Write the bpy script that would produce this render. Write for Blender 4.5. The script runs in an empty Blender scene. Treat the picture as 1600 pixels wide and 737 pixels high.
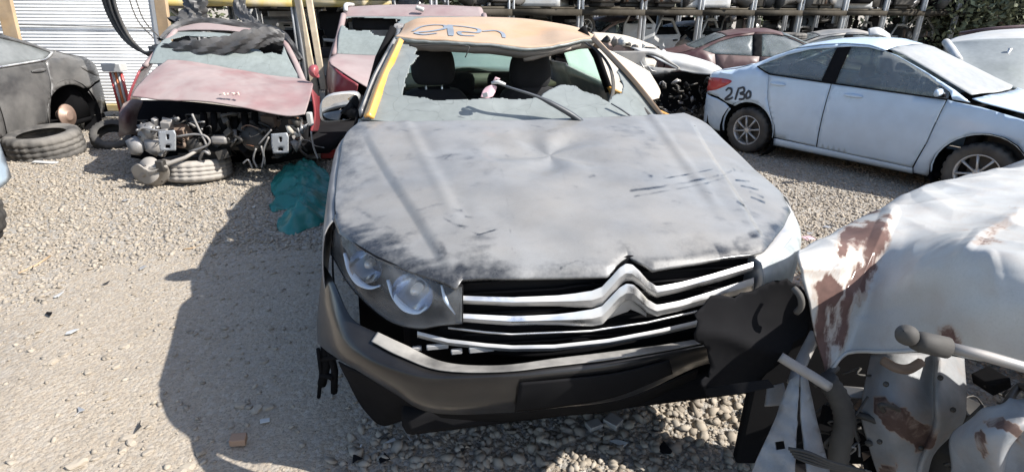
import bpy, bmesh, math, random
import numpy as np
from mathutils import Vector, Matrix
from mathutils.geometry import delaunay_2d_cdt
from math import sin, cos, tan, atan, atan2, radians, pi, sqrt, hypot

random.seed(7); RNG = np.random.default_rng(11)
SC = bpy.context.scene
C = SC.collection

# ------------------------------------------------------------------ camera
F_PX = 860.0; PITCH = atan((368.5 - 10) / F_PX); ROLL = radians(.4); CAM_H = 1.5
_r0 = np.array([1, 0, 0.]); _u0 = np.array([0, sin(PITCH), cos(PITCH)]); _f0 = np.array([0, cos(PITCH), -sin(PITCH)])
_r = cos(ROLL) * _r0 + sin(ROLL) * _u0; _u = cos(ROLL) * _u0 - sin(ROLL) * _r0
cd = bpy.data.cameras.new('camera'); cam = bpy.data.objects.new('camera', cd); C.objects.link(cam)
cd.sensor_width = 36; cd.lens = F_PX / 1600 * 36; cd.clip_start = .05; cd.clip_end = 2000
cam.matrix_world = Matrix(((_r[0], _u[0], -_f0[0], 0), (_r[1], _u[1], -_f0[1], 0), (_r[2], _u[2], -_f0[2], CAM_H), (0, 0, 0, 1)))
SC.camera = cam

# ------------------------------------------------------------------ sky, sun, exposure
SUN_DIR = Vector((1.085, -.333, 1.0)).normalized()            # towards the sun
w = bpy.data.worlds.new('World'); SC.world = w; w.use_nodes = True
nt = w.node_tree; nt.nodes.clear()
sky = nt.nodes.new('ShaderNodeTexSky'); sky.sky_type = 'NISHITA'; sky.sun_disc = False
sky.sun_elevation = math.asin(SUN_DIR.z); sky.sun_rotation = atan2(SUN_DIR.x, SUN_DIR.y)
sky.air_density = 1.0; sky.dust_density = 1.4; sky.ozone_density = 1.0
bg = nt.nodes.new('ShaderNodeBackground'); bg.inputs[1].default_value = .125
wo = nt.nodes.new('ShaderNodeOutputWorld')
nt.links.new(sky.outputs[0], bg.inputs[0]); nt.links.new(bg.outputs[0], wo.inputs[0])
sl = bpy.data.lights.new('sun', 'SUN'); sl.energy = 5.0; sl.angle = radians(.5); sl.color = (1, .962, .905)
so = bpy.data.objects.new('sun', sl); C.objects.link(so)
so.rotation_euler = (-SUN_DIR).to_track_quat('-Z', 'Y').to_euler()
SC.view_settings.view_transform = 'Standard'; SC.view_settings.look = 'None'
SC.view_settings.exposure = .92; SC.view_settings.gamma = 1; SC.view_settings.use_curve_mapping = False

# ------------------------------------------------------------------ pixel <-> place (photo pixels, 1600 x 737)
def ray(px, py):
    X = px - 800; Y = py - 368.5
    return _f0 + _r * (X / F_PX) + _u * (-Y / F_PX)
def GZ(px, py, z=0.):
    d = ray(px, py); t = (z - CAM_H) / d[2]; return np.array([0, 0, CAM_H]) + d * t
def GY(px, py, y):
    d = ray(px, py); return np.array([0, 0, CAM_H]) + d * (y / d[1])
def proj(P):
    P = np.asarray(P, float) - np.array([0, 0, CAM_H])
    fw = P @ _f0
    return np.stack([800 + F_PX * (P @ _r) / fw, 368.5 - F_PX * (P @ _u) / fw], -1)
class Frame:
    """a local frame: x right, y away, z up, turned about z"""
    def __init__(s, x, y, yaw, z=0): s.o = np.array([x, y, z]); s.c = cos(yaw); s.s = sin(yaw); s.yaw = yaw
    def loc(s, P):
        d = np.asarray(P, float) - s.o; c, q = s.c, s.s
        return np.stack([c * d[..., 0] + q * d[..., 1], -q * d[..., 0] + c * d[..., 1], d[..., 2]], -1)
    def wor(s, l):
        l = np.asarray(l, float); c, q = s.c, s.s
        return np.stack([c * l[..., 0] - q * l[..., 1], q * l[..., 0] + c * l[..., 1], l[..., 2]], -1) + s.o
    def lray(s, px, py):
        a = s.loc(np.array([0, 0, CAM_H])); b = s.loc(ray(px, py) + np.array([0, 0, CAM_H])); return a, b - a
    def V(s, px, py, v): a, d = s.lray(px, py); return a + d * ((v - a[1]) / d[1])
    def U(s, px, py, u): a, d = s.lray(px, py); return a + d * ((u - a[0]) / d[0])
    def Z(s, px, py, z): a, d = s.lray(px, py); return a + d * ((z - a[2]) / d[2])
    def S(s, px, py, T, lo=.5, hi=8):
        a, d = s.lray(px, py); ts = np.linspace(lo, hi, 6000); P = a + d * ts[:, None]
        g = P[:, 2] - T(P[:, 0], P[:, 1]); i = int(np.argmax(g < 0)); return P[i]

# ------------------------------------------------------------------ objects
def tag(o, label=None, cat=None, group=None, kind=None):
    if label: o['label'] = label
    if cat: o['category'] = cat
    if group: o['group'] = group
    if kind: o['kind'] = kind
    return o
def empty(name, loc=(0, 0, 0), rz=0, **k):
    o = bpy.data.objects.new(name, None); C.objects.link(o); o.location = [float(q) for q in loc]; o.rotation_euler = (0, 0, rz)
    o.empty_display_size = .1
    return tag(o, **k)
def mo(name, verts, faces, mat, parent=None, smooth=True, solid=0, off=-1, sub=0, bevel=0, autos=None, **k):
    me = bpy.data.meshes.new(name)
    verts = np.asarray(verts, float).reshape(-1, 3)
    if isinstance(faces, np.ndarray):
        n, q = faces.shape
        me.vertices.add(len(verts)); me.vertices.foreach_set('co', verts.ravel())
        me.loops.add(n * q); me.loops.foreach_set('vertex_index', faces.ravel().astype(np.int32))
        me.polygons.add(n); me.polygons.foreach_set('loop_start', np.arange(0, n * q, q, dtype=np.int32))
        me.update(calc_edges=True)
    else:
        me.from_pydata([tuple(v) for v in verts], [], [list(f) for f in faces]); me.update()
    if smooth: me.polygons.foreach_set('use_smooth', np.ones(len(me.polygons), bool))
    o = bpy.data.objects.new(name, me); C.objects.link(o)
    if mat: me.materials.append(mat)
    if parent: o.parent = parent
    if bevel:
        m = o.modifiers.new('b', 'BEVEL'); m.width = bevel; m.segments = 2; m.limit_method = 'ANGLE'; m.angle_limit = radians(40)
    if sub:
        m = o.modifiers.new('s', 'SUBSURF'); m.levels = m.render_levels = sub
    if solid:
        m = o.modifiers.new('t', 'SOLIDIFY'); m.thickness = solid; m.offset = off
    if autos or (smooth and (bevel or solid)):
        try: me.set_sharp_from_angle(angle=radians(autos or 35))
        except Exception: pass
    return tag(o, **k)
def copy_tree(o, parent=None):
    c = o.copy(); C.objects.link(c); c.parent = parent
    for ch in list(o.children): copy_tree(ch, c)
    return c

class MB:
    """collects shapes into ONE mesh"""
    def __init__(s): s.v = []; s.f = []
    def add(s, v, f):
        b = len(s.v); s.v += [tuple(map(float, q)) for q in v]; s.f += [[b + i for i in q] for q in f]; return s
    def box(s, c, d, R=None, taper=1.0):
        c = np.array(c, float); h = np.array(d, float) / 2
        pts = np.array([(x, y, z) for z in (-1, 1) for y in (-1, 1) for x in (-1, 1)], float)
        pts[4:, :2] *= taper
        pts = pts * h
        if R is not None: pts = pts @ np.array(R).T
        return s.add(pts + c, [(0, 2, 3, 1), (4, 5, 7, 6), (0, 1, 5, 4), (2, 6, 7, 3), (0, 4, 6, 2), (1, 3, 7, 5)])
    def tube(s, pts, r, n=8, cap=True, flat=1.0):
        pts = [np.array(p, float) for p in pts]; m = len(pts); b = len(s.v); prev = None
        for i, p in enumerate(pts):
            t = pts[min(i + 1, m - 1)] - pts[max(i - 1, 0)]; t = t / (np.linalg.norm(t) + 1e-9)
            if prev is None:
                a = np.array([0, 0, 1.]) if abs(t[2]) < .9 else np.array([1., 0, 0]); prev = np.cross(t, a)
            x = prev - t * (prev @ t); x /= np.linalg.norm(x) + 1e-9; prev = x; y = np.cross(t, x)
            rr = r[i] if hasattr(r, '__len__') else r
            for k in range(n):
                a = 2 * pi * k / n; s.v.append(tuple(p + rr * (cos(a) * x + flat * sin(a) * y)))
        for i in range(m - 1):
            for k in range(n):
                q = b + i * n; s.f.append([q + k, q + (k + 1) % n, q + n + (k + 1) % n, q + n + k])
        if cap: s.f.append([b + k for k in range(n)][::-1]); s.f.append([b + (m - 1) * n + k for k in range(n)])
        return s
    def lathe(s, prof, n=32, M=None, arc=2 * pi, mod=None):
        """prof: (r, h) pairs turned about the local z axis"""
        b = len(s.v); full = abs(arc - 2 * pi) < 1e-6; cols = n if full else n + 1
        for k in range(cols):
            a = arc * k / n
            for j, (r, h) in enumerate(prof):
                if mod: r, h = mod(k, j, r, h)
                p = np.array([r * cos(a), r * sin(a), h])
                s.v.append(tuple(p if M is None else M[0] @ p + M[1]))
        m = len(prof)
        for k in range(n):
            k2 = (k + 1) % cols
            for j in range(m - 1): s.f.append([b + k * m + j, b + k2 * m + j, b + k2 * m + j + 1, b + k * m + j + 1])
        return s
    def prism(s, poly, d, O=(0, 0, 0), X=(1, 0, 0), Y=(0, 0, 1)):
        O, X, Y = map(lambda q: np.array(q, float), (O, X, Y)); N = np.cross(X, Y) * d; b = len(s.v); n = len(poly)
        for k in (0, 1):
            for x, y in poly: s.v.append(tuple(O + X * x + Y * y + N * k))
        s.f.append(list(range(b, b + n))[::-1]); s.f.append(list(range(b + n, b + 2 * n)))
        for i in range(n): s.f.append([b + i, b + (i + 1) % n, b + n + (i + 1) % n, b + n + i])
        return s
    def build(s, name, mat, parent=None, **k): return mo(name, s.v, s.f, mat, parent, **k)

def cr(P, n):
    """Catmull-Rom through the rows of P (m, ...) -> (n, ...)"""
    P = np.asarray(P, float); m = len(P)
    Q = np.concatenate([[2 * P[0] - P[1]], P, [2 * P[-1] - P[-2]]])
    t = np.linspace(0, m - 1 - 1e-9, n); i = t.astype(int); f = (t - i).reshape(-1, *([1] * (P.ndim - 1)))
    a, b, c, d = Q[i], Q[i + 1], Q[i + 2], Q[i + 3]
    return .5 * (2 * b + (c - a) * f + (2 * a - 5 * b + 4 * c - d) * f ** 2 + (3 * b - a - 3 * c + d) * f ** 3)
def grid_faces(n, m):
    i, j = np.meshgrid(np.arange(n - 1), np.arange(m - 1), indexing='ij'); a = (i * m + j).ravel()
    return np.stack([a, a + 1, a + m + 1, a + m], 1)
def patch(rows, n, m):
    """rows: R x C control points -> n x m grid (n along rows, m along columns)"""
    G = cr(np.asarray(rows, float), n)
    return cr(G.transpose(1, 0, 2), m).transpose(1, 0, 2)
def patch_obj(name, rows, n, m, mat, parent, disp=None, flip=False, cut=None, **k):
    G = patch(rows, n, m); V = G.reshape(-1, 3)
    if disp is not None: V = V + disp(V)
    fs = grid_faces(n, m)
    if flip: fs = fs[:, ::-1]
    if cut is not None: fs = fs[~cut(V[fs].mean(1))]
    return mo(name, V, np.ascontiguousarray(fs), mat, parent, **k)
def dens(pl, n, closed=False):
    pl = np.asarray(pl, float)
    if closed: pl = np.concatenate([pl, pl[:1]])
    d = np.r_[0, np.cumsum(np.linalg.norm(np.diff(pl, axis=0), axis=1))]; t = np.linspace(0, d[-1], n + (1 if closed else 0))
    o = np.stack([np.interp(t, d, pl[:, k]) for k in range(pl.shape[1])], 1)
    return o[:-1] if closed else o
def inpoly(P, poly):
    P = np.asarray(P, float); x, y = P[:, 0], P[:, 1]; r = np.zeros(len(P), bool); n = len(poly)
    for i in range(n):
        x1, y1 = poly[i]; x2, y2 = poly[(i + 1) % n]
        c = ((y1 > y) != (y2 > y)) & (x < (x2 - x1) * (y - y1) / (y2 - y1 + 1e-12) + x1); r ^= c
    return r
def smooth_poly(poly, n):
    """closed Catmull-Rom outline"""
    P = np.asarray(poly, float); P = np.concatenate([P[-1:], P, P[:2]]); m = len(poly)
    t = np.linspace(0, m, n, endpoint=False); i = t.astype(int); f = (t - i)[:, None]
    a, b, c, d = P[i], P[i + 1], P[np.minimum(i + 2, len(P) - 1)], P[np.minimum(i + 3, len(P) - 1)]
    return .5 * (2 * b + (c - a) * f + (2 * a - 5 * b + 4 * c - d) * f ** 2 + (3 * b - a - 3 * c + d) * f ** 3)
def sheet(poly, h, holes=()):
    """fill a 2-D outline with triangles about h across; -> verts2, tris"""
    def rs(p):
        p = np.asarray(p, float); o = []
        for i in range(len(p)):
            a, b = p[i], p[(i + 1) % len(p)]; k = max(1, int(np.linalg.norm(b - a) / h))
            for j in range(k): o.append(a + (b - a) * j / k)
        return np.array(o)
    loops = [rs(poly)] + [rs(q) for q in holes]
    pts = []; edges = []
    for lp in loops:
        b = len(pts); n = len(lp); pts += [Vector(q) for q in lp]; edges += [(b + i, b + (i + 1) % n) for i in range(n)]
    lo = loops[0].min(0); hi = loops[0].max(0)
    gx = np.arange(lo[0] + h * .5, hi[0], h); gy = np.arange(lo[1] + h * .5, hi[1], h)
    g = np.array([(x + (h * .5 if j % 2 else 0), y) for j, y in enumerate(gy) for x in gx]) if len(gx) and len(gy) else np.zeros((0, 2))
    if len(g):
        k = inpoly(g, loops[0])
        for hl in loops[1:]: k &= ~inpoly(g, hl)
        B = np.concatenate(loops)
        g = g[k]
        if len(g): g = g[np.array([np.min(((B - q) ** 2).sum(1)) for q in g]) > (h * .35) ** 2]
        pts += [Vector(q) for q in g]
    r = delaunay_2d_cdt(pts, edges, [], 1, 1e-6)
    V = np.array([(q.x, q.y) for q in r[0]]); T = np.array([t for t in r[2] if len(t) == 3])
    c = V[T].mean(1); k = inpoly(c, loops[0])
    for hl in loops[1:]: k &= ~inpoly(c, hl)
    return V, T[k]
def sheet_obj(name, poly, h, f3, mat, parent, holes=(), flip=False, **k):
    V, T = sheet(poly, h, holes); P = f3(V[:, 0], V[:, 1])
    if flip: T = T[:, ::-1]
    return mo(name, P, np.ascontiguousarray(T), mat, parent, **k)
def ribbon(pts, wd, f3, n=40):
    """flat painted stroke along a 2-D polyline, laid on the surface f3(a, b)"""
    p = cr(np.asarray(pts, float), n) if len(pts) > 2 else dens(pts, n)
    t = np.gradient(p, axis=0); t /= np.linalg.norm(t, axis=1)[:, None] + 1e-9; nn = np.stack([-t[:, 1], t[:, 0]], 1)
    wv = wd * (.75 + .25 * np.sin(np.linspace(.2, pi - .2, n)))[:, None] / 2
    rows = [f3(*(p + nn * wv * q).T) for q in (-1, -.33, .33, 1)]
    G = np.stack(rows, 0); return G.reshape(-1, 3), [list(q) for q in grid_faces(4, n)]

def vnoise(P, sc, seed=0, oct=3):
    """cheap smooth value noise for numpy points"""
    P = np.asarray(P, float); out = 0; amp = 1; tot = 0
    rs = np.random.RandomState(seed)
    for o in range(oct):
        tab = rs.rand(32, 32, 32); Q = P * sc * 2 ** o + 100.3; i = np.floor(Q).astype(int); f = Q - i; f = f * f * (3 - 2 * f); r = 0
        for dx in (0, 1):
            for dy in (0, 1):
                for dz in (0, 1):
                    wgt = (f[:, 0] if dx else 1 - f[:, 0]) * (f[:, 1] if dy else 1 - f[:, 1]) * (f[:, 2] if dz else 1 - f[:, 2])
                    r = r + wgt * tab[(i[:, 0] + dx) % 32, (i[:, 1] + dy) % 32, (i[:, 2] + dz) % 32]
        out = out + amp * r; tot += amp; amp *= .5
    return out / tot - .5

# ------------------------------------------------------------------ materials
MATS = {}
def mk(name, col, rough=.5, metal=0., var=.12, scale=5., dust=None, dcol=(.36, .33, .29), dscale=3., rust=0., bump=0., bscale=60., coat=0., spec=.5, attr=None, trans=0., alpha=1., wear=(.02, .022, .026), wrough=.25, ior=1.45, speck=0.):
    if name in MATS: return MATS[name]
    m = bpy.data.materials.new(name); m.use_nodes = True; t = m.node_tree; N = t.nodes; L = t.links
    b = N['Principled BSDF']; tc = N.new('ShaderNodeTexCoord'); co = tc.outputs['Object']
    def noise(sc, det=4, dist=0, rough=.55):
        n = N.new('ShaderNodeTexNoise'); n.inputs['Scale'].default_value = sc; n.inputs['Detail'].default_value = det
        n.inputs['Distortion'].default_value = dist; n.inputs['Roughness'].default_value = rough; L.new(co, n.inputs['Vector']); return n.outputs['Fac']
    def ramp(src, a, c):
        r = N.new('ShaderNodeMapRange'); r.interpolation_type = 'SMOOTHSTEP'; r.inputs[1].default_value = a; r.inputs[2].default_value = c; L.new(src, r.inputs[0]); return r.outputs[0]
    def mix(fac, A, B):
        x = N.new('ShaderNodeMix'); x.data_type = 'RGBA'
        if isinstance(fac, float): x.inputs[0].default_value = fac
        else: L.new(fac, x.inputs[0])
        for i, q in ((6, A), (7, B)):
            if isinstance(q, tuple): x.inputs[i].default_value = (*q, 1)
            else: L.new(q, x.inputs[i])
        return x.outputs[2]
    def fmix(fac, A, B):
        x = N.new('ShaderNodeMix'); x.data_type = 'FLOAT'
        if isinstance(fac, float): x.inputs[0].default_value = fac
        else: L.new(fac, x.inputs[0])
        for i, q in ((2, A), (3, B)):
            if isinstance(q, (int, float)): x.inputs[i].default_value = q
            else: L.new(q, x.inputs[i])
        return x.outputs[0]
    def mul(a, c):
        x = N.new('ShaderNodeMath'); x.operation = 'MULTIPLY'; x.use_clamp = True
        for i, q in ((0, a), (1, c)):
            if isinstance(q, (int, float)): x.inputs[i].default_value = q
            else: L.new(q, x.inputs[i])
        return x.outputs[0]
    base = mix(ramp(noise(scale), .3, .7), tuple(max(0, c * (1 - var)) for c in col), tuple(min(1, c * (1 + var)) for c in col))
    rg = fmix(noise(scale * 3), rough * .85, min(1, rough * 1.15)); mt = metal
    if dust:
        sp_ = min(.6, dust * 1.1); fac = mul(fmix(ramp(noise(dscale, 6, .4), .22, .78), dust - sp_, dust + sp_), 1.0)
        fac2 = mul(fac, fmix(noise(dscale * 9, 5, .2), .75, 1.1))
        base = mix(fac2, base, mix(noise(dscale * 2.3), tuple(c * .88 for c in dcol), tuple(min(1, c * 1.1) for c in dcol)))
        rg = fmix(fac2, rg, .85); mt = fmix(fac2, metal, 0.)
    if speck:
        base = mix(mul(ramp(noise(240, 3, 0, .7), .50, .66), speck), base, tuple(c * .45 for c in col)); base = mix(mul(ramp(noise(170, 2, .3), .60, .70), speck * .7), base, tuple(min(1, c * 1.5) for c in col))
    if attr:
        at = N.new('ShaderNodeAttribute'); at.attribute_name = attr
        a2 = ramp(fmix(.28, at.outputs['Fac'], noise(90, 3)), .22, .85) if name.startswith('dusty') else ramp(fmix(.42, at.outputs['Fac'], noise(45, 8, .6, .7)), .36, .58)
        if not name.startswith('dusty'):
            st_ = ramp(fmix(.45, at.outputs['Fac'], noise(14, 6, .5)), .18, .5); base = mix(mul(st_, .55), base, (.30, .19, .12)); wear = mix(noise(30, 6), tuple(c * .55 for c in wear), tuple(c * 1.7 for c in wear))
        base = mix(a2, base, wear); rg = fmix(a2, rg, wrough); mt = fmix(a2, mt, 0.)
    if rust:
        fr = ramp(noise(2.6, 6, .6), 1 - rust - .07, 1 - rust + .05)
        base = mix(fr, base, mix(noise(25), (.07, .028, .015), (.17, .075, .04))); rg = fmix(fr, rg, .9); mt = fmix(fr, mt, 0.)
    L.new(base, b.inputs['Base Color'])
    L.new(rg, b.inputs['Roughness'])
    if isinstance(mt, (int, float)): b.inputs['Metallic'].default_value = mt
    else: L.new(mt, b.inputs['Metallic'])
    b.inputs['Coat Weight'].default_value = coat; b.inputs['Coat Roughness'].default_value = .12
    b.inputs['Specular IOR Level'].default_value = spec; b.inputs['IOR'].default_value = ior
    b.inputs['Transmission Weight'].default_value = trans; b.inputs['Alpha'].default_value = alpha
    if bump:
        bp = N.new('ShaderNodeBump'); bp.inputs['Strength'].default_value = bump; bp.inputs['Distance'].default_value = .01
        L.new(noise(bscale, 5), bp.inputs['Height']); L.new(bp.outputs[0], b.inputs['Normal'])
    MATS[name] = m; return m

def dusty_glass(name, tint=(.40, .44, .42), lo=.55, hi=.97, crack=True, scale=4., cs=9., tl=.0):
    """dust-covered laminated glass: part of the light passes, the rest is scattered by dust and crazing"""
    if name in MATS: return MATS[name]
    m = bpy.data.materials.new(name); m.use_nodes = True; t = m.node_tree; N = t.nodes; L = t.links
    b = N['Principled BSDF']; out = N['Material Output']; tc = N.new('ShaderNodeTexCoord')
    n = N.new('ShaderNodeTexNoise'); n.inputs['Scale'].default_value = scale; n.inputs['Detail'].default_value = 7; n.inputs['Distortion'].default_value = .5
    L.new(tc.outputs['Object'], n.inputs['Vector'])
    r = N.new('ShaderNodeMapRange'); r.inputs[1].default_value = .3; r.inputs[2].default_value = .62; r.inputs[3].default_value = lo; r.inputs[4].default_value = hi; L.new(n.outputs['Fac'], r.inputs[0])
    fac = r.outputs[0]
    cm = N.new('ShaderNodeMix'); cm.data_type = 'RGBA'; cm.inputs[6].default_value = (*[c * .72 for c in tint], 1); cm.inputs[7].default_value = (*[c * 1.12 for c in tint], 1)
    n2 = N.new('ShaderNodeTexNoise'); n2.inputs['Scale'].default_value = 22; n2.inputs['Detail'].default_value = 6; L.new(tc.outputs['Object'], n2.inputs['Vector'])
    L.new(n2.outputs['Fac'], cm.inputs[0]); col = cm.outputs[2]
    if crack:
        nd = N.new('ShaderNodeTexNoise'); nd.inputs['Scale'].default_value = 5; L.new(tc.outputs['Object'], nd.inputs['Vector'])
        vm = N.new('ShaderNodeMix'); vm.data_type = 'VECTOR'; vm.inputs[0].default_value = .18; L.new(tc.outputs['Object'], vm.inputs[4]); L.new(nd.outputs['Color'], vm.inputs[5])
        vo = N.new('ShaderNodeTexVoronoi'); vo.feature = 'DISTANCE_TO_EDGE'; vo.inputs['Scale'].default_value = cs; L.new(vm.outputs[1], vo.inputs['Vector'])
        lt = N.new('ShaderNodeMapRange'); lt.inputs[1].default_value = .002; lt.inputs[2].default_value = .012; lt.inputs[3].default_value = .45; lt.inputs[4].default_value = 0; L.new(vo.outputs['Distance'], lt.inputs[0])
        c2 = N.new('ShaderNodeMix'); c2.data_type = 'RGBA'; c2.inputs[7].default_value = (*[c * .35 for c in tint], 1); L.new(lt.outputs[0], c2.inputs[0]); L.new(col, c2.inputs[6]); col = c2.outputs[2]
        bp = N.new('ShaderNodeBump'); bp.inputs['Strength'].default_value = .3; bp.inputs['Distance'].default_value = .004; L.new(lt.outputs[0], bp.inputs['Height']); L.new(bp.outputs[0], b.inputs['Normal'])
    L.new(col, b.inputs['Base Color']); b.inputs['Roughness'].default_value = .42
    tr = N.new('ShaderNodeBsdfTransparent'); tr.inputs[0].default_value = (.82, .88, .85, 1)
    ms = N.new('ShaderNodeMixShader'); L.new(fac, ms.inputs[0]); L.new(tr.outputs[0], ms.inputs[1]); bs_ = b.outputs[0]
    if tl:
        tb = N.new('ShaderNodeBsdfTranslucent'); tb.inputs[0].default_value = (*[min(1, c * 1.7) for c in tint], 1); m2 = N.new('ShaderNodeMixShader'); m2.inputs[0].default_value = tl; L.new(b.outputs[0], m2.inputs[1]); L.new(tb.outputs[0], m2.inputs[2]); bs_ = m2.outputs[0]
    L.new(bs_, ms.inputs[2]); L.new(ms.outputs[0], out.inputs['Surface'])
    MATS[name] = m; return m

DUST = (.37, .35, .32)
m_hood = mk('dusty dark hood paint', (.195, .197, .196), .40, var=.14, scale=7, dust=.3, dcol=(.215, .198, .175), dscale=3.3, attr='wear', bump=.04, bscale=160, speck=.12, coat=.3)
m_grey = mk('dusty grey car paint', (.05, .053, .06), .32, dust=.55, dcol=(.30, .29, .28), dscale=4, coat=.3)
m_dark = mk('dark bumper paint', (.008, .008, .009), .28, dust=.05, dcol=(.13, .118, .10), dscale=6, coat=.35, spec=.25)
m_orange = mk('dusty orange paint', (.44, .25, .12), .5, dust=.88, dcol=(.375, .28, .205), dscale=2.5, speck=.3)
m_yellow = mk('orange yellow paint', (.72, .33, .03), .38, dust=.22, dcol=(.55, .4, .22), dscale=6, coat=.3)
m_black = mk('black plastic', (.009, .009, .010), .85, dust=.03, dcol=(.08, .075, .07), spec=.03)
m_rub = mk('black rubber', (.017, .017, .018), .75, dust=.2, dcol=(.22, .2, .17))
m_fab = mk('black seat fabric', (.012, .012, .014), .95, bump=.3, bscale=300)
m_chrome = mk('dusty chrome', (.70, .70, .70), .2, 1., dust=.34, dcol=(.50, .48, .45), dscale=8)
m_silver = mk('silver trim', (.42, .42, .42), .4, .7, dust=.3, dcol=(.4, .38, .35), dscale=8)
m_white = mk('chipped white paint', (.44, .45, .45), .4, dust=.3, dcol=(.36, .335, .295))
m_metal = mk('bare dull metal', (.30, .30, .30), .45, .8, dust=.4, dcol=(.25, .22, .19), dscale=6)
m_dmetal = mk('oily dark metal', (.04, .038, .036), .5, .5, dust=.25, dcol=(.10, .09, .075), dscale=7)
m_rustm = mk('rusty metal', (.16, .11, .08), .8, .2, rust=.45, dust=.3, dcol=(.25, .2, .16))
# ------------------------------------------------------------------ ground
def gh(x, y):
    x = np.asarray(x, float); y = np.asarray(y, float); sh = x.shape
    P = np.stack([x.ravel(), y.ravel(), 0 * x.ravel()], 1)
    near = np.clip(1 - (np.hypot(P[:, 0], P[:, 1]) - 9) / 6, 0, 1)
    h = (.05 * vnoise(P, .7, 1, 3) + .016 * vnoise(P, 4.5, 2, 3) + .012 * vnoise(P * [.5, 2.2, 1], 2.2, 9, 2)) * near
    sm = lambda q: np.clip(q, 0, 1) ** 2 * (3 - 2 * np.clip(q, 0, 1))
    h = h - .22 * sm((P[:, 0] - .9) / 1.6) * sm((P[:, 1] - 2.6) / 2.2)       # the yard dips on the right
    return h.reshape(sh)
def gravel_mask(x, y):
    """1 where loose gravel lies, low on the dusty track"""
    P = np.stack([x, y, 0 * x], 1); n = vnoise(P, .9, 5, 3) * 1.4
    track = np.clip((3.75 - y + .25 * (x + 2)) / 1.5 + 1.3 * n, 0, 1) * np.clip((-.15 - x) / .9 + 1.3 * n, 0, 1)
    return 1 - .72 * track
def graded(lo, hi, c0, c1, st, far):
    a = list(np.arange(c0, c1 + 1e-6, st)); s = st
    while a[-1] < hi: s = min(s * 1.25, far); a.append(a[-1] + s)
    s = st
    while a[0] > lo: s = min(s * 1.25, far); a.insert(0, a[0] - s)
    return np.array(a)
gx = graded(-300, 300, -4.5, 4.0, .035, 30); gy = graded(-60, 500, .6, 7.0, .035, 40)
XX, YY = np.meshgrid(gx, gy, indexing='ij')
gm = bpy.data.materials.new('dry dirt and gravel'); gm.use_nodes = True
t = gm.node_tree; N = t.nodes; L = t.links; b = N['Principled BSDF']; tc = N.new('ShaderNodeTexCoord')
def _n(sc, det=6, dist=0.):
    n = N.new('ShaderNodeTexNoise'); n.inputs['Scale'].default_value = sc; n.inputs['Detail'].default_value = det; n.inputs['Distortion'].default_value = dist
    L.new(tc.outputs['Object'], n.inputs['Vector']); return n.outputs['Fac']
def _mx(f, A, B):
    x = N.new('ShaderNodeMix'); x.data_type = 'RGBA'; L.new(f, x.inputs[0])
    for i, q in ((6, A), (7, B)):
        if isinstance(q, tuple): x.inputs[i].default_value = (*q, 1)
        else: L.new(q, x.inputs[i])
    return x.outputs[2]
def _rg(s, a, c):
    r = N.new('ShaderNodeMapRange'); r.inputs[1].default_value = a; r.inputs[2].default_value = c; L.new(s, r.inputs[0]); return r.outputs[0]
vo = N.new('ShaderNodeTexVoronoi'); vo.inputs['Scale'].default_value = 55; L.new(tc.outputs['Object'], vo.inputs['Vector'])
vo2 = N.new('ShaderNodeTexVoronoi'); vo2.inputs['Scale'].default_value = 130; L.new(tc.outputs['Object'], vo2.inputs['Vector'])
dirt = _mx(_rg(_n(1.3, 7, .4), .3, .7), (.335, .285, .222), (.415, .358, .285))
dirt = _mx(_rg(_n(9, 7, .6), .42, .66), dirt, (.375, .322, .255)); dirt = _mx(_rg(_n(120, 4), .52, .62), dirt, (.20, .168, .132)); dirt = _mx(_rg(_n(30, 6), .35, .75), dirt, (.285, .238, .185))
bw = N.new('ShaderNodeSeparateColor'); L.new(vo.outputs['Color'], bw.inputs[0])
ston = _mx(bw.outputs[0], (.20, .187, .168), (.43, .405, .365))
at = N.new('ShaderNodeAttribute'); at.attribute_name = 'gravel'
stm = N.new('ShaderNodeMath'); stm.operation = 'MULTIPLY'; L.new(at.outputs['Fac'], stm.inputs[0]); L.new(_rg(bw.outputs[1], .35, .6), stm.inputs[1])
dirt = _mx(_rg(_n(.55, 5, 1.2), .52, .72), dirt, (.255, .218, .175)); L.new(_mx(stm.outputs[0], dirt, ston), b.inputs['Base Color']); b.inputs['Roughness'].default_value = .95; b.inputs['Specular IOR Level'].default_value = .15
bp = N.new('ShaderNodeBump'); bp.inputs['Strength'].default_value = .8; bp.inputs['Distance'].default_value = .012
ad = N.new('ShaderNodeMath'); ad.operation = 'ADD'; L.new(_rg(vo.outputs['Distance'], .9, .1), ad.inputs[0]); L.new(_n(190, 8), ad.inputs[1])
md = N.new('ShaderNodeMath'); md.operation = 'MULTIPLY'; L.new(ad.outputs[0], md.inputs[0]); L.new(_rg(at.outputs['Fac'], -.15, 1), md.inputs[1])
L.new(md.outputs[0], bp.inputs['Height']); L.new(bp.outputs[0], b.inputs['Normal'])
GV = np.stack([XX, YY, gh(XX, YY)], -1).reshape(-1, 3)
ground = mo('ground', GV, np.ascontiguousarray(grid_faces(len(gx), len(gy))[:, ::-1]), gm, None, kind='structure')
a = ground.data.attributes.new('gravel', 'FLOAT', 'POINT'); a.data.foreach_set('value', gravel_mask(GV[:, 0], GV[:, 1]).astype(np.float32))

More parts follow.
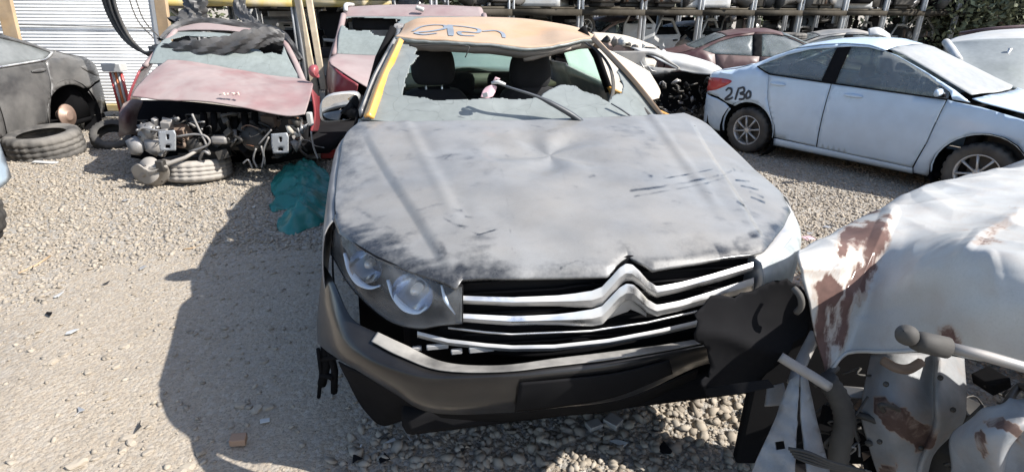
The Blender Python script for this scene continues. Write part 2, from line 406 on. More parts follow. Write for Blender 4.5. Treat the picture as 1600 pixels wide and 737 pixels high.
# loose gravel: many small stones in one mesh
def ico():
    bm = bmesh.new(); bmesh.ops.create_icosphere(bm, subdivisions=1, radius=1); v = np.array([q.co[:] for q in bm.verts]); f = np.array([[q.index for q in p.verts] for p in bm.faces]); bm.free(); return v, f
IV, IF = ico()
def pebbles(name, X, Y, R, mat, squash=.6, seed=3, sink=.25):
    rs = np.random.RandomState(seed); n = len(X); q = rs.rand(n) * 2 * pi; th = rs.randn(n, 2) * .25
    V = IV[None] * (1 + .28 * rs.randn(n, 12, 1)) * np.stack([.75 + .55 * rs.rand(n), .7 + .35 * rs.rand(n), squash * (.7 + .5 * rs.rand(n))], 1)[:, None, :]
    V = V * R[:, None, None]
    V[..., 2] += V[..., 0] * th[:, :1] + V[..., 1] * th[:, 1:]
    x = V[..., 0] * np.cos(q)[:, None] - V[..., 1] * np.sin(q)[:, None]; y = V[..., 0] * np.sin(q)[:, None] + V[..., 1] * np.cos(q)[:, None]
    P = np.stack([x + X[:, None], y + Y[:, None], V[..., 2] + (gh(X, Y) + R * squash * (1 - 2 * sink) * .8)[:, None]], -1).reshape(-1, 3)
    Fc = (IF[None] + 12 * np.arange(n)[:, None, None]).reshape(-1, 3)
    o = mo(name, P, Fc, mat, None, smooth=False)
    at_ = o.data.attributes.new('tone', 'FLOAT', 'POINT'); at_.data.foreach_set('value', np.repeat(rs.rand(n), 12).astype(np.float32))
    return o
pm = bpy.data.materials.new('mixed gravel stone'); pm.use_nodes = True
t = pm.node_tree; N = t.nodes; L = t.links; b = N['Principled BSDF']; tc = N.new('ShaderNodeTexCoord')
at = N.new('ShaderNodeAttribute'); at.attribute_name = 'tone'
rp = N.new('ShaderNodeValToRGB'); L.new(at.outputs['Fac'], rp.inputs[0])
cols = [(.14, .122, .10), (.275, .24, .195), (.335, .295, .24), (.205, .185, .16), (.385, .345, .288)]
rp.color_ramp.elements[0].color = (*cols[0], 1); rp.color_ramp.elements[1].color = (*cols[-1], 1)
for i in (1, 2, 3): e = rp.color_ramp.elements.new(i / 4); e.color = (*cols[i], 1)
L.new(_mx(_rg(_n(60, 5), .3, .8), rp.outputs[0], (.325, .278, .22)), b.inputs['Base Color']); b.inputs['Roughness'].default_value = .9; b.inputs['Specular IOR Level'].default_value = .2
m_peb = pm
n0 = 240000
PX_ = RNG.uniform(-6, 5, n0); PY_ = .9 + 8.2 * RNG.random(n0)
dist = np.hypot(PX_, PY_); keep = RNG.random(n0) < gravel_mask(PX_, PY_) * np.clip(1.25 - dist / 9, .22, 1) * .8 * np.clip((9.1 - PY_) / 2.5, 0, 1)
uv_ = proj(np.stack([PX_, PY_, 0 * PX_], 1)); keep &= (uv_[:, 0] > -60) & (uv_[:, 0] < 1660) & (uv_[:, 1] < 800)
PX_ = PX_[keep]; PY_ = PY_[keep]
PR_ = .0045 + .013 * RNG.random(len(PX_)) ** 2.6 + .004 * (np.hypot(PX_, PY_) > 3)
big = (PX_ > -.75) & (PX_ < 1.3) & (PY_ < 2.6); PR_[big] *= 1.45; trk = gravel_mask(PX_, PY_) < .5; PR_[~big & ~trk] *= .85; PR_[trk] = .0022 + .012 * RNG.random(trk.sum()) ** 5
tag(pebbles('loose_gravel', PX_, PY_, PR_, m_peb), 'loose pale gravel strewn over the dusty yard', 'gravel', kind='stuff')
# the larger stones, each a thing
def stone(px, py, r, label, seed):
    p = GZ(px, py, 0); rs = np.random.RandomState(seed)
    bm = bmesh.new(); bmesh.ops.create_icosphere(bm, subdivisions=2, radius=.72)
    v = np.array([q.co[:] for q in bm.verts]); f = [[q.index for q in g.verts] for g in bm.faces]; bm.free()
    v = np.clip(v, -.55 - .1 * rs.rand(), .58) * (1 + 1.1 * vnoise(v + seed, 1.6, seed, 2))[:, None] * np.array([1.25, .85, .55]) * r
    a_ = rs.rand() * 6.3; v = np.stack([v[:, 0] * cos(a_) - v[:, 1] * sin(a_), v[:, 0] * sin(a_) + v[:, 1] * cos(a_), v[:, 2] + r * .12], 1)
    o = mo('stone', v, f, m_peb, None, smooth=False, label=label, cat='stone', group='larger stones on the dirt')
    o.location = (p[0], p[1], float(gh(p[0], p[1])))
    A_ = o.data.attributes.new('tone', 'FLOAT', 'POINT'); A_.data.foreach_set('value', np.full(len(v), rs.rand() * .9, np.float32)); return o
for i, (px, py, r) in enumerate([(352, 514, .030), (352, 526, .022), (375, 632, .03), (387, 634, .022), (401, 637, .034), (418, 634, .028), (413, 565, .026), (360, 662, .02), (325, 530, .018), (300, 520, .017), (430, 545, .02), (390, 505, .016)]):
    stone(px, py, r, 'rounded grey stone lying on the shaded dirt beside the grey sedan', 20 + i)
for i, (px, py, r) in enumerate([(82, 567, .034), (101, 556, .025), (120, 518, .024), (166, 561, .027), (196, 545, .026), (222, 525, .022), (183, 576, .02), (138, 584, .024), (200, 683, .032), (192, 702, .026), (205, 690, .03), (312, 703, .032), (122, 725, .036), (293, 727, .03), (240, 500, .016), (55, 607, .015), (170, 692, .02), (230, 705, .026), (150, 715, .022), (280, 735, .028)]):
    stone(px, py, r, 'pale stone lying on the sunlit dusty track', 60 + i)
# ------------------------------------------------------------------ the grey and orange sedan in the middle
FR = Frame(.306, 1.307, .186)
sedan = empty('wrecked_sedan', FR.o, FR.yaw, label='dust-covered grey sedan with orange roof and smashed windscreen facing the camera', cat='car')
BV = np.array([-.2, .0, .06, .15, .3, .6, 1.1, 1.3]); BZ = np.array([.72, .80, .845, .875, .905, .955, 1.035, 1.06])
def T0(u, v):
    au = np.abs(u); k = 1 - .6 * np.clip((v - .7) / .5, 0, 1)
    return np.interp(v, BV, BZ) - .07 * k * (au / .8) ** 3 - .25 * np.clip(au - .8, 0, 1)
def sst(x): x = np.clip(x, 0, 1); return x * x * (3 - 2 * x)
def T(u, v):
    z = T0(u, v); au = np.abs(u)
    z = z + .012 * (sst((.46 + (v - .08) * .26 - au) / .035 + .5) - .6) * sst((1.15 - v) / .2) * sst((v - .06) / .12)
    z = z - .003 * np.exp(-((au - (.33 + .16 * v)) / .03) ** 2) * sst((v - .2) / .2)
    z = z + .004 * np.exp(-((au - (.37 + .16 * v)) / .02) ** 2) * sst((v - .2) / .2)
    r = np.hypot(u + .02, v - .78); th = np.arctan2(v - .78, u + .02)
    z = z - .030 * np.exp(-(r / .17) ** 2) + .008 * np.sin(5 * th + 9 * r) * np.exp(-((r - .15) / .10) ** 2)
    z = z + .006 * np.sin(14 * u + 9 * v) * np.exp(-((v - .35) / .2) ** 2 - ((u + .1) / .35) ** 2)
    P = np.stack([np.ravel(u), np.ravel(v), 0 * np.ravel(u)], 1)
    return z + (.010 * vnoise(P, 3.2, 8, 3)).reshape(np.shape(u))
hl = np.array([(-.789, .496), (-.80, .60), (-.808, .80), (-.808, .946), (-.80, 1.1), (-.745, 1.22)])
hf = np.array([(-.789, .496), (-.765, .40), (-.727, .335), (-.653, .221), (-.576, .143), (-.504, .084), (-.451, .046), (-.432, .066), (-.316, .053), (-.198, .046), (-.042, .037), (.011, .077), (.036, .089), (.055, .07), (.091, .042), (.237, .052), (.401, .07), (.45, .085), (.513, .137), (.61, .226), (.72, .345), (.789, .496)])
hr = hl * [-1, 1]
hb = np.array([(-.745, 1.22), (-.6, 1.17), (-.3, 1.125), (0, 1.112), (.3, 1.125), (.6, 1.17), (.745, 1.22)])
na, nb = 321, 230
Fc = dens(hf, na); Rc = dens(cr(hb, 80), na); Lc = dens(cr(hl, 60), nb); Qc = dens(cr(hr, 60), nb)
A_, B_ = np.meshgrid(np.linspace(0, 1, na), np.linspace(0, 1, nb), indexing='ij'); A3, B3 = A_[..., None], B_[..., None]
UV = (1 - B3) * Fc[:, None] + B3 * Rc[:, None] + (1 - A3) * Lc[None] + A3 * Qc[None] - ((1 - A3) * (1 - B3) * hf[0] + A3 * (1 - B3) * hf[-1] + (1 - A3) * B3 * hb[0] + A3 * B3 * hb[-1])
U_, V_ = UV[..., 0], UV[..., 1]; Zh = T(U_, V_)
Zh -= .007 * np.exp(-(B_ / .012) ** 2)
HV = np.stack([U_, V_, Zh], -1).reshape(-1, 3)
hood = mo('hood', HV, np.ascontiguousarray(grid_faces(na, nb)), m_hood, sedan, solid=.012, off=-1)
# where hands and cloths wiped the dust away
HP = proj(FR.wor(HV))
def stroke_d(P, pl):
    d = np.full(len(P), 1e9)
    for a, c in zip(pl[:-1], pl[1:]):
        a = np.array(a, float); c = np.array(c, float); ab = c - a; tt = np.clip(((P - a) @ ab) / (ab @ ab + 1e-9), 0, 1)
        d = np.minimum(d, np.linalg.norm(P - a - tt[:, None] * ab, axis=1))
    return d
wear = np.zeros(len(HV)); nz = vnoise(HV, 9, 3, 3); nz2 = vnoise(HV * [1, 1, 0], 28, 4, 2)
STROKES = [([(985, 303), (1030, 297), (1075, 289), (1120, 279)], 2.0, .8), ([(990, 312), (1040, 303), (1090, 294), (1130, 283)], 1.6, .6), ([(1035, 284), (1075, 277), (1112, 269)], 1.3, .8), ([(1005, 275), (1016, 279)], 3, .9), ([(1024, 278), (1036, 281)], 2.6, .8),
 ([(1050, 320), (1060, 322)], 2.8, .9), ([(906, 283), (912, 284)], 2.8, .8), ([(921, 281), (927, 279)], 2.8, .8), ([(896, 296), (900, 297)], 2.5, .8), ([(1098, 293), (1128, 282)], 1.4, .6), ([(1095, 302), (1110, 307)], 1.2, .6),
 ([(1140, 262), (1146, 270)], 1.6, .8), ([(1150, 265), (1158, 272)], 1.6, .8), ([(1148, 286), (1168, 288)], 1.4, .9), ([(1156, 295), (1182, 301)], 1.4, .9), ([(1170, 304), (1190, 313)], 1.6, .9), ([(1172, 313), (1192, 321)], 1.6, .9), ([(1150, 320), (1158, 325)], 2, .7), ([(1126, 278), (1140, 272)], 2, .7),
 ([(725, 362), (748, 372), (775, 364)], 1.3, .9), ([(744, 361), (760, 354)], 1.6, .9), ([(727, 344), (739, 345)], 1.8, .9), ([(694, 346), (714, 357), (732, 360)], 1.8, .8), ([(655, 333), (668, 328), (695, 323)], 2.4, .6), ([(708, 332), (720, 334)], 2, .7), ([(604, 276), (620, 282)], 2, .5), ([(625, 206), (642, 210)], 1.5, .5), ([(695, 254), (705, 246)], 1.3, .5), ([(692, 246), (702, 256)], 1.2, .4),
 ([(668, 372), (690, 398)], 5, .55), ([(690, 385), (700, 405)], 4, .5), ([(680, 395), (725, 410)], 4, .45), ([(560, 330), (590, 350)], 5, .35), ([(540, 290), (580, 268)], 5, .3), ([(600, 355), (650, 385)], 4, .35), ([(575, 372), (620, 390)], 4, .4), ([(640, 400), (672, 416)], 4, .5),
 ([(790, 246), (800, 262)], 1.1, .5), ([(782, 268), (790, 300), (794, 330)], 1.0, .4), ([(795, 350), (800, 395), (815, 410)], 1.0, .5), ([(875, 422), (900, 412), (912, 414)], 1.2, .8), ([(880, 275), (885, 310), (892, 340), (898, 400)], 1.0, .35), ([(900, 395), (905, 375)], 1.0, .4), ([(935, 395), (965, 382)], 6, .38), ([(950, 375), (990, 392)], 5, .35),
 ([(1146, 385), (1178, 372)], 6, .85), ([(1150, 378), (1182, 365)], 4, .75), ([(1140, 394), (1176, 386)], 6, .95), ([(1110, 398), (1150, 393)], 4, .55), ([(1222, 345), (1218, 355)], 5, .6), ([(830, 200), (850, 204)], 1.2, .4), ([(820, 245), (835, 238), (852, 232)], 1.6, .5), ([(760, 225), (790, 210), (818, 198)], 1.2, .35), ([(788, 300), (796, 312), (806, 300), (806, 290)], 1.0, .4)]
for pl, wd, sg in STROKES:
    d = stroke_d(HP, pl); wear = np.maximum(wear, sg * np.exp(-(d / (wd * 1.15)) ** 2) * (.62 + 1.9 * nz2 + 1.0 * nz))
fe = B_.ravel(); sidew = np.clip((-HV[:, 0] - .25) / .4, 0, 1)
wear = np.maximum(wear, np.clip(.95 * np.exp(-(fe / (.032 + .075 * sidew)) ** 2) + .7 * nz + .9 * nz2 + .8 * vnoise(HV * [10, 60, 0], 1, 31, 3), 0, 1) * (.80 - .3 * np.clip(1 - sidew * 3, 0, 1) * (HV[:, 0] < .3)))
wear = np.maximum(wear, np.clip(.42 * np.exp(-(A_.ravel() / .09) ** 2) + .6 * nz + .4 * nz2, 0, .6))
scr = vnoise(HV * [6, 40, 0], 1, 21, 3) + vnoise((HV[:, [1, 0, 2]] + HV) * [9, 34, 0], 1, 22, 3); wear += .05 + .10 * nz + .10 * nz2 + .16 * np.clip(scr - .12, 0, 1)
A0 = hood.data.attributes.new('wear', 'FLOAT', 'POINT'); A0.data.foreach_set('value', np.clip(wear, 0, 1).astype(np.float32))

# fenders and the sides of the body (u = side of the car, from the hood edge down)
def Wb(v, z):
    """half width of the body side"""
    k = np.interp(z, [.15, .3, .55, .78, .93, 1.02], [.78, .83, .865, .86, .82, .77])
    return k * np.interp(v, [0, .1, .3, .5, .8, 3.4, 4.0, 4.4], [.62, .78, .91, .965, 1, 1, .95, .85])
def side(s): return lambda v, z: np.stack([s * Wb(v, z), v, z], 1)
def arch(vc, r, zc=.32, n=14, a0=pi, a1=0): return [(vc + r * cos(a), zc + r * sin(a)) for a in np.linspace(a0, a1, n)]
for s in (-1, 1):
    rows = []
    ed = hl if s < 0 else hr
    for k, (du, dz) in enumerate([(0, -.006), (.018, -.016), (.038, -.05), (.052, -.12), (.058, -.2), (.055, -.26)]):
        r_ = []
        for i, (u, v) in enumerate(ed):
            z = float(T0(np.array(u), np.array(v))); kk = [1, 1, 1, 1, 1, 1][i]
            r_.append((u + s * (du * kk + .006), v - (.035 * k / 5 if i == 0 else 0), z + dz))
        rows.append(r_)
    patch_obj('fender', rows, 24, 40, m_grey, sedan, solid=.004, flip=s > 0)
    sheet_obj('lower_fender', [(.50, .62)] + arch(.86, .345) [::1] + [(1.23, .30), (1.25, .80), (1.0, .74), (.7, .66)], .06, side(s), m_grey, sedan, flip=s < 0, solid=.004)
    sheet_obj('front_door', [(1.27, .30), (2.32, .30), (2.32, 1.02), (1.8, 1.0), (1.27, .985)], .08, side(s), m_yellow if s > 0 else m_grey, sedan, flip=s < 0, solid=.02)
    sheet_obj('rear_door', [(2.34, .30), (3.0, .30), (3.12, .55), (3.32, .78), (3.34, 1.06), (2.34, 1.025)], .08, side(s), m_grey, sedan, flip=s < 0, solid=.02)
    sheet_obj('rear_quarter', [(3.05, .30)] + arch(3.48, .35)[1:] + [(3.85, .32), (4.35, .38), (4.38, .95), (4.0, 1.05), (3.36, 1.07), (3.34, .80), (3.14, .56)], .08, side(s), m_grey, sedan, flip=s < 0, solid=.004)
    MB().box((s * .77, 2.1, .26), (.10, 1.75, .12)).build('sill', m_grey, sedan, bevel=.02)
MB().box((0, 2.5, .23), (1.5, 3.4, .04)).build('floor_pan', m_black, sedan)
MB().box((0, 1.08, .62), (1.44, .06, .78)).build('bulkhead', m_black, sedan)
sheet_obj('trunk_lid', [(-.70, 3.93), (.70, 3.93), (.66, 4.38), (-.66, 4.38)], .1, lambda u, v: np.stack([u, v, 1.0 - .04 * np.abs(u / .7) ** 3 - .25 * np.clip(v - 4.2, 0, 1) ** 1.2], 1), m_grey, sedan, solid=.01)
MB().box((0, 4.40, .66), (1.42, .06, .78)).build('rear_panel', m_grey, sedan, bevel=.03)
# roof, buckled along its front edge
rf = [(618, 56, 1.97), (650, 61, 1.90), (700, 63, 1.86), (760, 66, 1.84), (815, 72, 1.83), (850, 72, 1.85), (880, 66, 1.88), (906, 60, 1.93), (930, 58, 1.98)]
row0 = [FR.V(*q) for q in rf]
cu = [-.60, -.45, -.28, -.07, .12, .26, .37, .47, .565]
crest = [FR.V(px, py, 2.75) for px, py in [(632, 33), (655, 29), (700, 27), (760, 27), (800, 28), (835, 31), (868, 36), (900, 43), (925, 50)]]
row1 = [r * .6 + c * .4 + np.array([0, 0, .012 if i in (1, 2) else -.006 if i in (4, 5) else .01 if i == 6 else 0]) for i, (r, c) in enumerate(zip(row0, crest))]
row2 = [r * .25 + c * .75 + np.array([0, 0, .008 if i in (1, 2, 3) else 0]) for i, (r, c) in enumerate(zip(row0, crest))]
row4 = [np.array([c[0], 3.3, c[2] - .06 - .02 * (i in (0, 8))]) for i, c in enumerate(crest)]
ROWS = [row0, row1, row2, crest, row4]
for R_ in ROWS[1:]: R_[0][2] -= .02; R_[-1][2] -= .02
def rdisp(V):
    e = np.exp(-((V[:, 1] - 1.87) / .05) ** 2)
    return np.stack([0 * e, .03 * e * vnoise(V * [1, 0, 0], 9, 4, 3), .016 * e * vnoise(V * [1, 0, 0], 13, 5, 3) + .012 * vnoise(V, 3, 6, 2)], 1)
roofG = patch(ROWS, 60, 90)
roof = patch_obj('roof', ROWS, 60, 90, m_orange, sedan, disp=rdisp, solid=.012, flip=False)
from mathutils.bvhtree import BVHTree
def bvh_of(o):
    me = o.data; return BVHTree.FromPolygons([v.co.copy() for v in me.vertices], [list(p.vertices) for p in me.polygons])
bt = bvh_of(roof)
def on_roof(u, v):
    out = []
    for a_, c_ in zip(u, v):
        h = bt.ray_cast(Vector((a_, c_, 3)), Vector((0, 0, -1))); out.append((a_, c_, (h[0].z if h[0] else 1.4) + .004))
    return np.array(out)
def roof_uv(px, py):
    a_, d_ = FR.lray(px, py); h = bt.ray_cast(Vector(a_), Vector(d_).normalized()); return (h[0].x, h[0].y) if h[0] else (0, 2.3)
m_bluepaint = mk('blue grey spray paint', (.20, .23, .27), .7, var=.2)
mb = MB()
for st in [[(645, 50), (658, 43), (678, 40), (695, 41), (694, 46), (672, 50), (650, 52), (662, 55), (683, 53)], [(703, 40), (704, 48), (705, 57)], [(705, 41), (728, 43), (748, 47), (746, 52), (730, 51), (718, 51), (722, 56), (742, 57)], [(754, 50), (774, 49), (785, 53), (788, 60)]] or [[(692, 41), (672, 40), (652, 44), (645, 50), (660, 55), (682, 52), (690, 46)], [(704, 40), (702, 46), (703, 55)], [(742, 46), (724, 44), (716, 50), (726, 55), (745, 52), (756, 48), (750, 44)], [(752, 48), (770, 47), (780, 50), (786, 57)]]:
    v, f = ribbon([roof_uv(*q) for q in st], .026 if len(st) != 3 else .036, on_roof, 60); mb.add(v, f)
mb.build('painted_number', m_bluepaint, roof)
# torn strip of windscreen rubber and glass hanging under the roof edge, headliner behind it
def along(off, dz, n=120):
    p = cr(np.array(row0), n); p = p + np.array([0, off, dz]); q_ = p * [1, 0, 0]; p[:, 1] += .03 * vnoise(q_, 9, 4, 3); p[:, 2] += .016 * vnoise(q_, 13, 5, 3); return p
MB().tube(along(-.006, -.016), .006, 6).build('windscreen_seal', m_rub, sedan)
hg = np.stack([along(.0, -.02, 60), along(.06, -.055, 60), along(.22, -.05, 60), along(.9, .02, 60)], 0)
mo('headliner', hg.reshape(-1, 3), grid_faces(4, 60), mk('grey headliner cloth', (.23, .21, .19), .95), sedan, solid=.01)
sg = along(-.016, -.006, 160); sg2 = sg + np.array([0, .004, 0]) - np.stack([0 * sg[:, 0], 0 * sg[:, 0], .010 + .014 * (vnoise(sg, 9, 4, 2) + .4)], 1)
dg = dusty_glass('crazed dusty windscreen', (.275, .298, .29), .76, .985, True, 3.5, 8, .2)
mo('glass_edge', np.concatenate([sg, sg2]), grid_faces(2, 160), dg, sedan, solid=.004)
# windscreen with the hole knocked through it
bot = [FR.V(566, 186, 1.235), (-.5, 1.165, 1.03), (-.25, 1.135, 1.03), (0, 1.125, 1.028), (.25, 1.135, 1.03), (.45, 1.165, 1.03), FR.V(1036, 188, 1.235)]
top = [r - np.array([0, -.01, .02]) for r in cr(np.array(row0), 7)]
mid1 = [np.array(b_) * .66 + np.array(t_) * .34 + np.array([0, -.035, .02]) for b_, t_ in zip(bot, top)]
mid2 = [np.array(b_) * .33 + np.array(t_) * .67 + np.array([0, -.035, .02]) for b_, t_ in zip(bot, top)]
HOLE = [(640, 71), (652, 76), (646, 84), (655, 88), (645, 97), (639, 103), (640, 112), (634, 122), (631, 135), (629, 148), (645, 150), (660, 153), (683, 157), (700, 155), (735, 156), (770, 154), (800, 155), (843, 154), (850, 147), (861, 140), (872, 135), (884, 133), (897, 135), (910, 141), (925, 147), (940, 155), (951, 161), (958, 150), (972, 146), (976, 136), (972, 126), (966, 112), (969, 104), (962, 97), (956, 92), (952, 84), (946, 80), (941, 74), (936, 68), (900, 60), (860, 50), (700, 40), (640, 50)]
hp = np.array(HOLE, float)
def wcut(Cc): return inpoly(proj(FR.wor(Cc)) + 7 * np.stack([vnoise(Cc, 14, 41, 3), vnoise(Cc, 14, 42, 3)], 1), hp)
patch_obj('windscreen', [bot, mid1, mid2, top], 130, 230, dg, sedan, cut=wcut, solid=.006,
          disp=lambda V: np.stack([0 * V[:, 0], .008 * vnoise(V, 4, 3, 2), .014 * vnoise(V, 5, 9, 2)], 1))
# A pillars
def pillar(name, pts, r, mat, flat=.6): return MB().tube(cr(np.array(pts), 20), r, 10, flat=flat).build(name, mat, sedan)
def strip(name, A, B, mat, th=.012, n=24, disp=None):
    a_, b_ = cr(np.array(A), n), cr(np.array(B), n); m_ = (a_ + b_) / 2 + np.array([0, -.010, .010])
    return mo(name, np.concatenate([a_, m_, b_]), grid_faces(3, n), mat, sedan, solid=th)
strip('pillar_trim', [FR.V(585, 184, 1.19), FR.V(604, 130, 1.46), FR.V(631, 64, 1.86)], [FR.V(568, 181, 1.20), FR.V(590, 122, 1.49), FR.V(620, 61, 1.88)], m_yellow)
strip('a_pillar', [FR.V(568, 178, 1.26), FR.V(590, 120, 1.57), FR.V(621, 60, 1.96)], [FR.V(560, 172, 1.30), FR.V(583, 116, 1.60), FR.V(613, 62, 1.99)], m_grey, .03)
strip('a_pillar', [FR.V(1046, 190, 1.21), FR.V(990, 120, 1.50), FR.V(932, 58, 1.90)], [FR.V(1037, 188, 1.20), FR.V(982, 121, 1.49), FR.V(923, 60, 1.89)], m_orange, .03)
# black trim strips hanging loose over the right of the windscreen
MB().tube(cr(np.array([FR.V(1024, 190, 1.19), FR.V(1003, 166, 1.31), FR.V(988, 147, 1.41), FR.V(971, 127, 1.53)]), 16), .012, 8, flat=.4).build('screen_trim', m_rub, sedan)
MB().tube(cr(np.array([FR.V(915, 67, 1.9), FR.V(936, 82, 1.8), FR.V(952, 104, 1.66), FR.V(958, 128, 1.52), FR.V(957, 148, 1.42), FR.V(951, 164, 1.34)]), 24), .010, 8, flat=.5).build('screen_trim', m_rub, sedan)
MB().tube(cr(np.array([FR.V(640, 72, 1.87), FR.V(690, 70, 1.84), FR.V(730, 72, 1.81), FR.V(731, 80, 1.80), FR.V(727, 90, 1.80)]), 24), .003, 6).build('hanging_wire', m_rub, sedan)
# sun visor hanging down
MB().tube(cr(np.array([FR.V(818, 92, 1.9), FR.V(850, 84, 1.9), FR.V(892, 75, 1.9)]), 10), [.016, .02, .022, .022, .02, .02, .018, .015, .012, .008], 10).build('sun_visor', mk('beige visor vinyl', (.30, .26, .22), .8), sedan)
MB().tube(cr(np.array([FR.V(690, 76, 1.95), FR.V(720, 77, 1.93), FR.V(748, 80, 1.93)]), 10), [.012, .02, .022, .022, .022, .022, .02, .018, .014, .006], 10, flat=.5).build('sun_visor', mk('beige visor vinyl', (.30, .26, .22), .8), sedan)
# wipers
def wiper(pts, r):
    return MB().tube(cr(np.array([FR.V(*q) for q in pts]), 18), r, 8, flat=.5).build('wiper', m_wip, sedan)
m_wip = mk('blue black wiper rubber', (.02, .028, .04), .4, dust=.1)
wiper([(908, 190, 1.10), (886, 175, 1.10), (842, 152, 1.12), (800, 138, 1.14), (772, 128, 1.18)], np.interp(np.linspace(0, 1, 18), [0, .25, .42, .5, 1], [.026, .026, .022, .012, .007]))
wiper([(998, 190, 1.16), (975, 174, 1.17), (955, 162, 1.20)], np.interp(np.linspace(0, 1, 18), [0, 1], [.010, .006]))
# cabin: dashboard, seats, rear bench, pillars and rear glass
MB().box((0, 1.42, .90), (1.36, .42, .16)).build('dashboard', m_black, sedan, bevel=.05)
def seat(px, py0, py1, wpx, v, name='front_seat'):
    p0 = FR.V(px, py0, v); k = 1.0
    W = .50
    prof = [(0, .30, .25), (.02, .5, .25), (.0, .75, .245), (.03, .92, .22), (.05, 1.0, .17), (.06, 1.02, .10)]
    mb = MB(); G = []
    n = 24
    for dv, z, hw in prof:
        r_ = []
        for k in range(n):
            a_ = 2 * pi * k / n; c_, s_ = cos(a_), sin(a_); e = .55
            r_.append((p0[0] + hw * abs(c_) ** e * np.sign(c_), v + dv + .075 * abs(s_) ** e * np.sign(s_), z))
        G.append(r_)
    G = cr(np.array(G), 20); G = np.concatenate([G, G[:, :1]], 1)
    o = mo(name, G.reshape(-1, 3), grid_faces(20, n + 1), m_fab, sedan)
    hz = []
    for dz, hw, hd in [(0, .06, .03), (.01, .11, .05), (.06, .135, .06), (.13, .135, .06), (.19, .12, .05), (.215, .09, .03), (.218, .02, .01)]:
        r_ = [(p0[0] + hw * abs(cos(a_)) ** .6 * np.sign(cos(a_)), v + .06 + hd * abs(sin(a_)) ** .7 * np.sign(sin(a_)), 1.03 + dz + (p0[2] - 1.25)) for a_ in np.linspace(0, 2 * pi, 25)]
        hz.append(r_)
    hz = cr(np.array(hz), 22); mo('headrest', hz.reshape(-1, 3), grid_faces(22, 25), m_fab, o)
    MB().tube([(p0[0] - .05, v + .06, .95), (p0[0] - .05, v + .06, 1.06)], .007, 6).tube([(p0[0] + .05, v + .06, .95), (p0[0] + .05, v + .06, 1.06)], .007, 6).build('headrest_post', m_chrome, o)
    MB().box((p0[0], v - .28, .44), (.5, .5, .16)).build('seat_cushion', m_fab, o, bevel=.06)
    return o
seat(676, 76, 0, 0, 2.32); seat(832, 84, 0, 0, 2.32)
MB().box((0, 3.05, .60), (1.28, .16, .62)).build('rear_bench', m_fab, sedan, bevel=.07)
for px in (716, 786):
    p = FR.V(px, 106, 3.0); MB().box((p[0], 3.0, .965), (.24, .09, .16)).build('rear_headrest', m_fab, sedan, bevel=.045)
MB().box((0, 3.5, .93), (1.26, .72, .03)).build('parcel_shelf', mk('tan parcel cloth', (.30, .27, .19), .9), sedan)  # the shelf cloth itself is tan
rg = dusty_glass('dusty green rear glass', (.33, .41, .37), .55, .8, False, tl=.7)
patch_obj('rear_window', [[(-.64, 3.85, .95), (0, 3.97, .95), (.64, 3.85, .95)], [(-.585, 3.58, 1.22), (0, 3.65, 1.24), (.585, 3.58, 1.22)], [(-.53, 3.28, 1.345), (0, 3.3, 1.375), (.53, 3.28, 1.345)]], 12, 20, rg, sedan, solid=.005)
for s in (-1, 1):
    MB().tube([(s * .78, 2.34, .98), (s * .70, 2.40, 1.2), (s * .60, 2.46, 1.37)], .045, 8, flat=.5).build('b_pillar', m_black, sedan)
    MB().tube([(s * .70, 3.86, 1.02), (s * .64, 3.56, 1.2), (s * .56, 3.28, 1.35)], .055, 8, flat=.6).build('c_pillar', m_grey, sedan)
    MB().tube(cr(np.array([(s * .575, 2.02, 1.29), (s * .575, 2.3, 1.325), (s * .565, 2.75, 1.345), (s * .55, 3.28, 1.31)]), 20), .018, 8).build('roof_rail', m_orange if s > 0 else m_grey, sedan)
patch_obj('rear_side_window', [[(.775, 2.40, 1.03), (.76, 3.25, 1.06)], [(.69, 2.45, 1.2), (.68, 3.2, 1.22)], [(.615, 2.5, 1.345), (.605, 3.1, 1.35)]], 8, 10, rg, sedan, solid=.004)
patch_obj('rear_side_window', [[(-.775, 2.40, 1.03), (-.76, 3.25, 1.06)], [(-.69, 2.45, 1.2), (-.68, 3.2, 1.22)], [(-.615, 2.5, 1.345), (-.605, 3.1, 1.35)]], 8, 10, rg, sedan, solid=.004)
# left mirror: shell and glass
ms_ = []
mc = FR.V(532, 163, 1.47)
for dv, sx in [(-.035, .82), (-.02, .96), (.02, .95), (.055, .75), (.075, .4), (.08, .05)]:
    r_ = []
    for a_ in np.linspace(0, 2 * pi, 29):
        c_, s_ = cos(a_), sin(a_); r_.append((mc[0] + .095 * sx * abs(c_) ** .6 * np.sign(c_) + .012 * s_, mc[1] + dv + .02 * c_, mc[2] - .01 + .068 * sx * abs(s_) ** .7 * np.sign(s_) + .012 * c_))
    ms_.append(r_)
mirror = mo('door_mirror', cr(np.array(ms_), 20).reshape(-1, 3), grid_faces(20, 29), m_silver, sedan)
gpoly = smooth_poly([(-.078, -.03), (-.07, .04), (0, .058), (.075, .05), (.08, -.02), (.05, -.052), (-.03, -.055)], 40)
sheet_obj('mirror_glass', gpoly, .03, lambda x, z: np.stack([mc[0] + x + .004, mc[1] - .040 + .22 * x, mc[2] - .008 + z], 1), mk('mirror glass', (.75, .75, .75), .03, 1., var=.02), mirror)
MB().tube([FR.V(547, 178, 1.45), FR.V(562, 178, 1.34)], .022, 8).build('mirror_arm', m_black, mirror)
sheet_obj('mirror_triangle', [(1.22, 1.0), (1.46, 1.01), (1.42, 1.12), (1.36, 1.10)], .05, lambda v, z: np.stack([-.775 + .3 * (z - 1), v, z], 1), m_black, sedan, solid=.01)
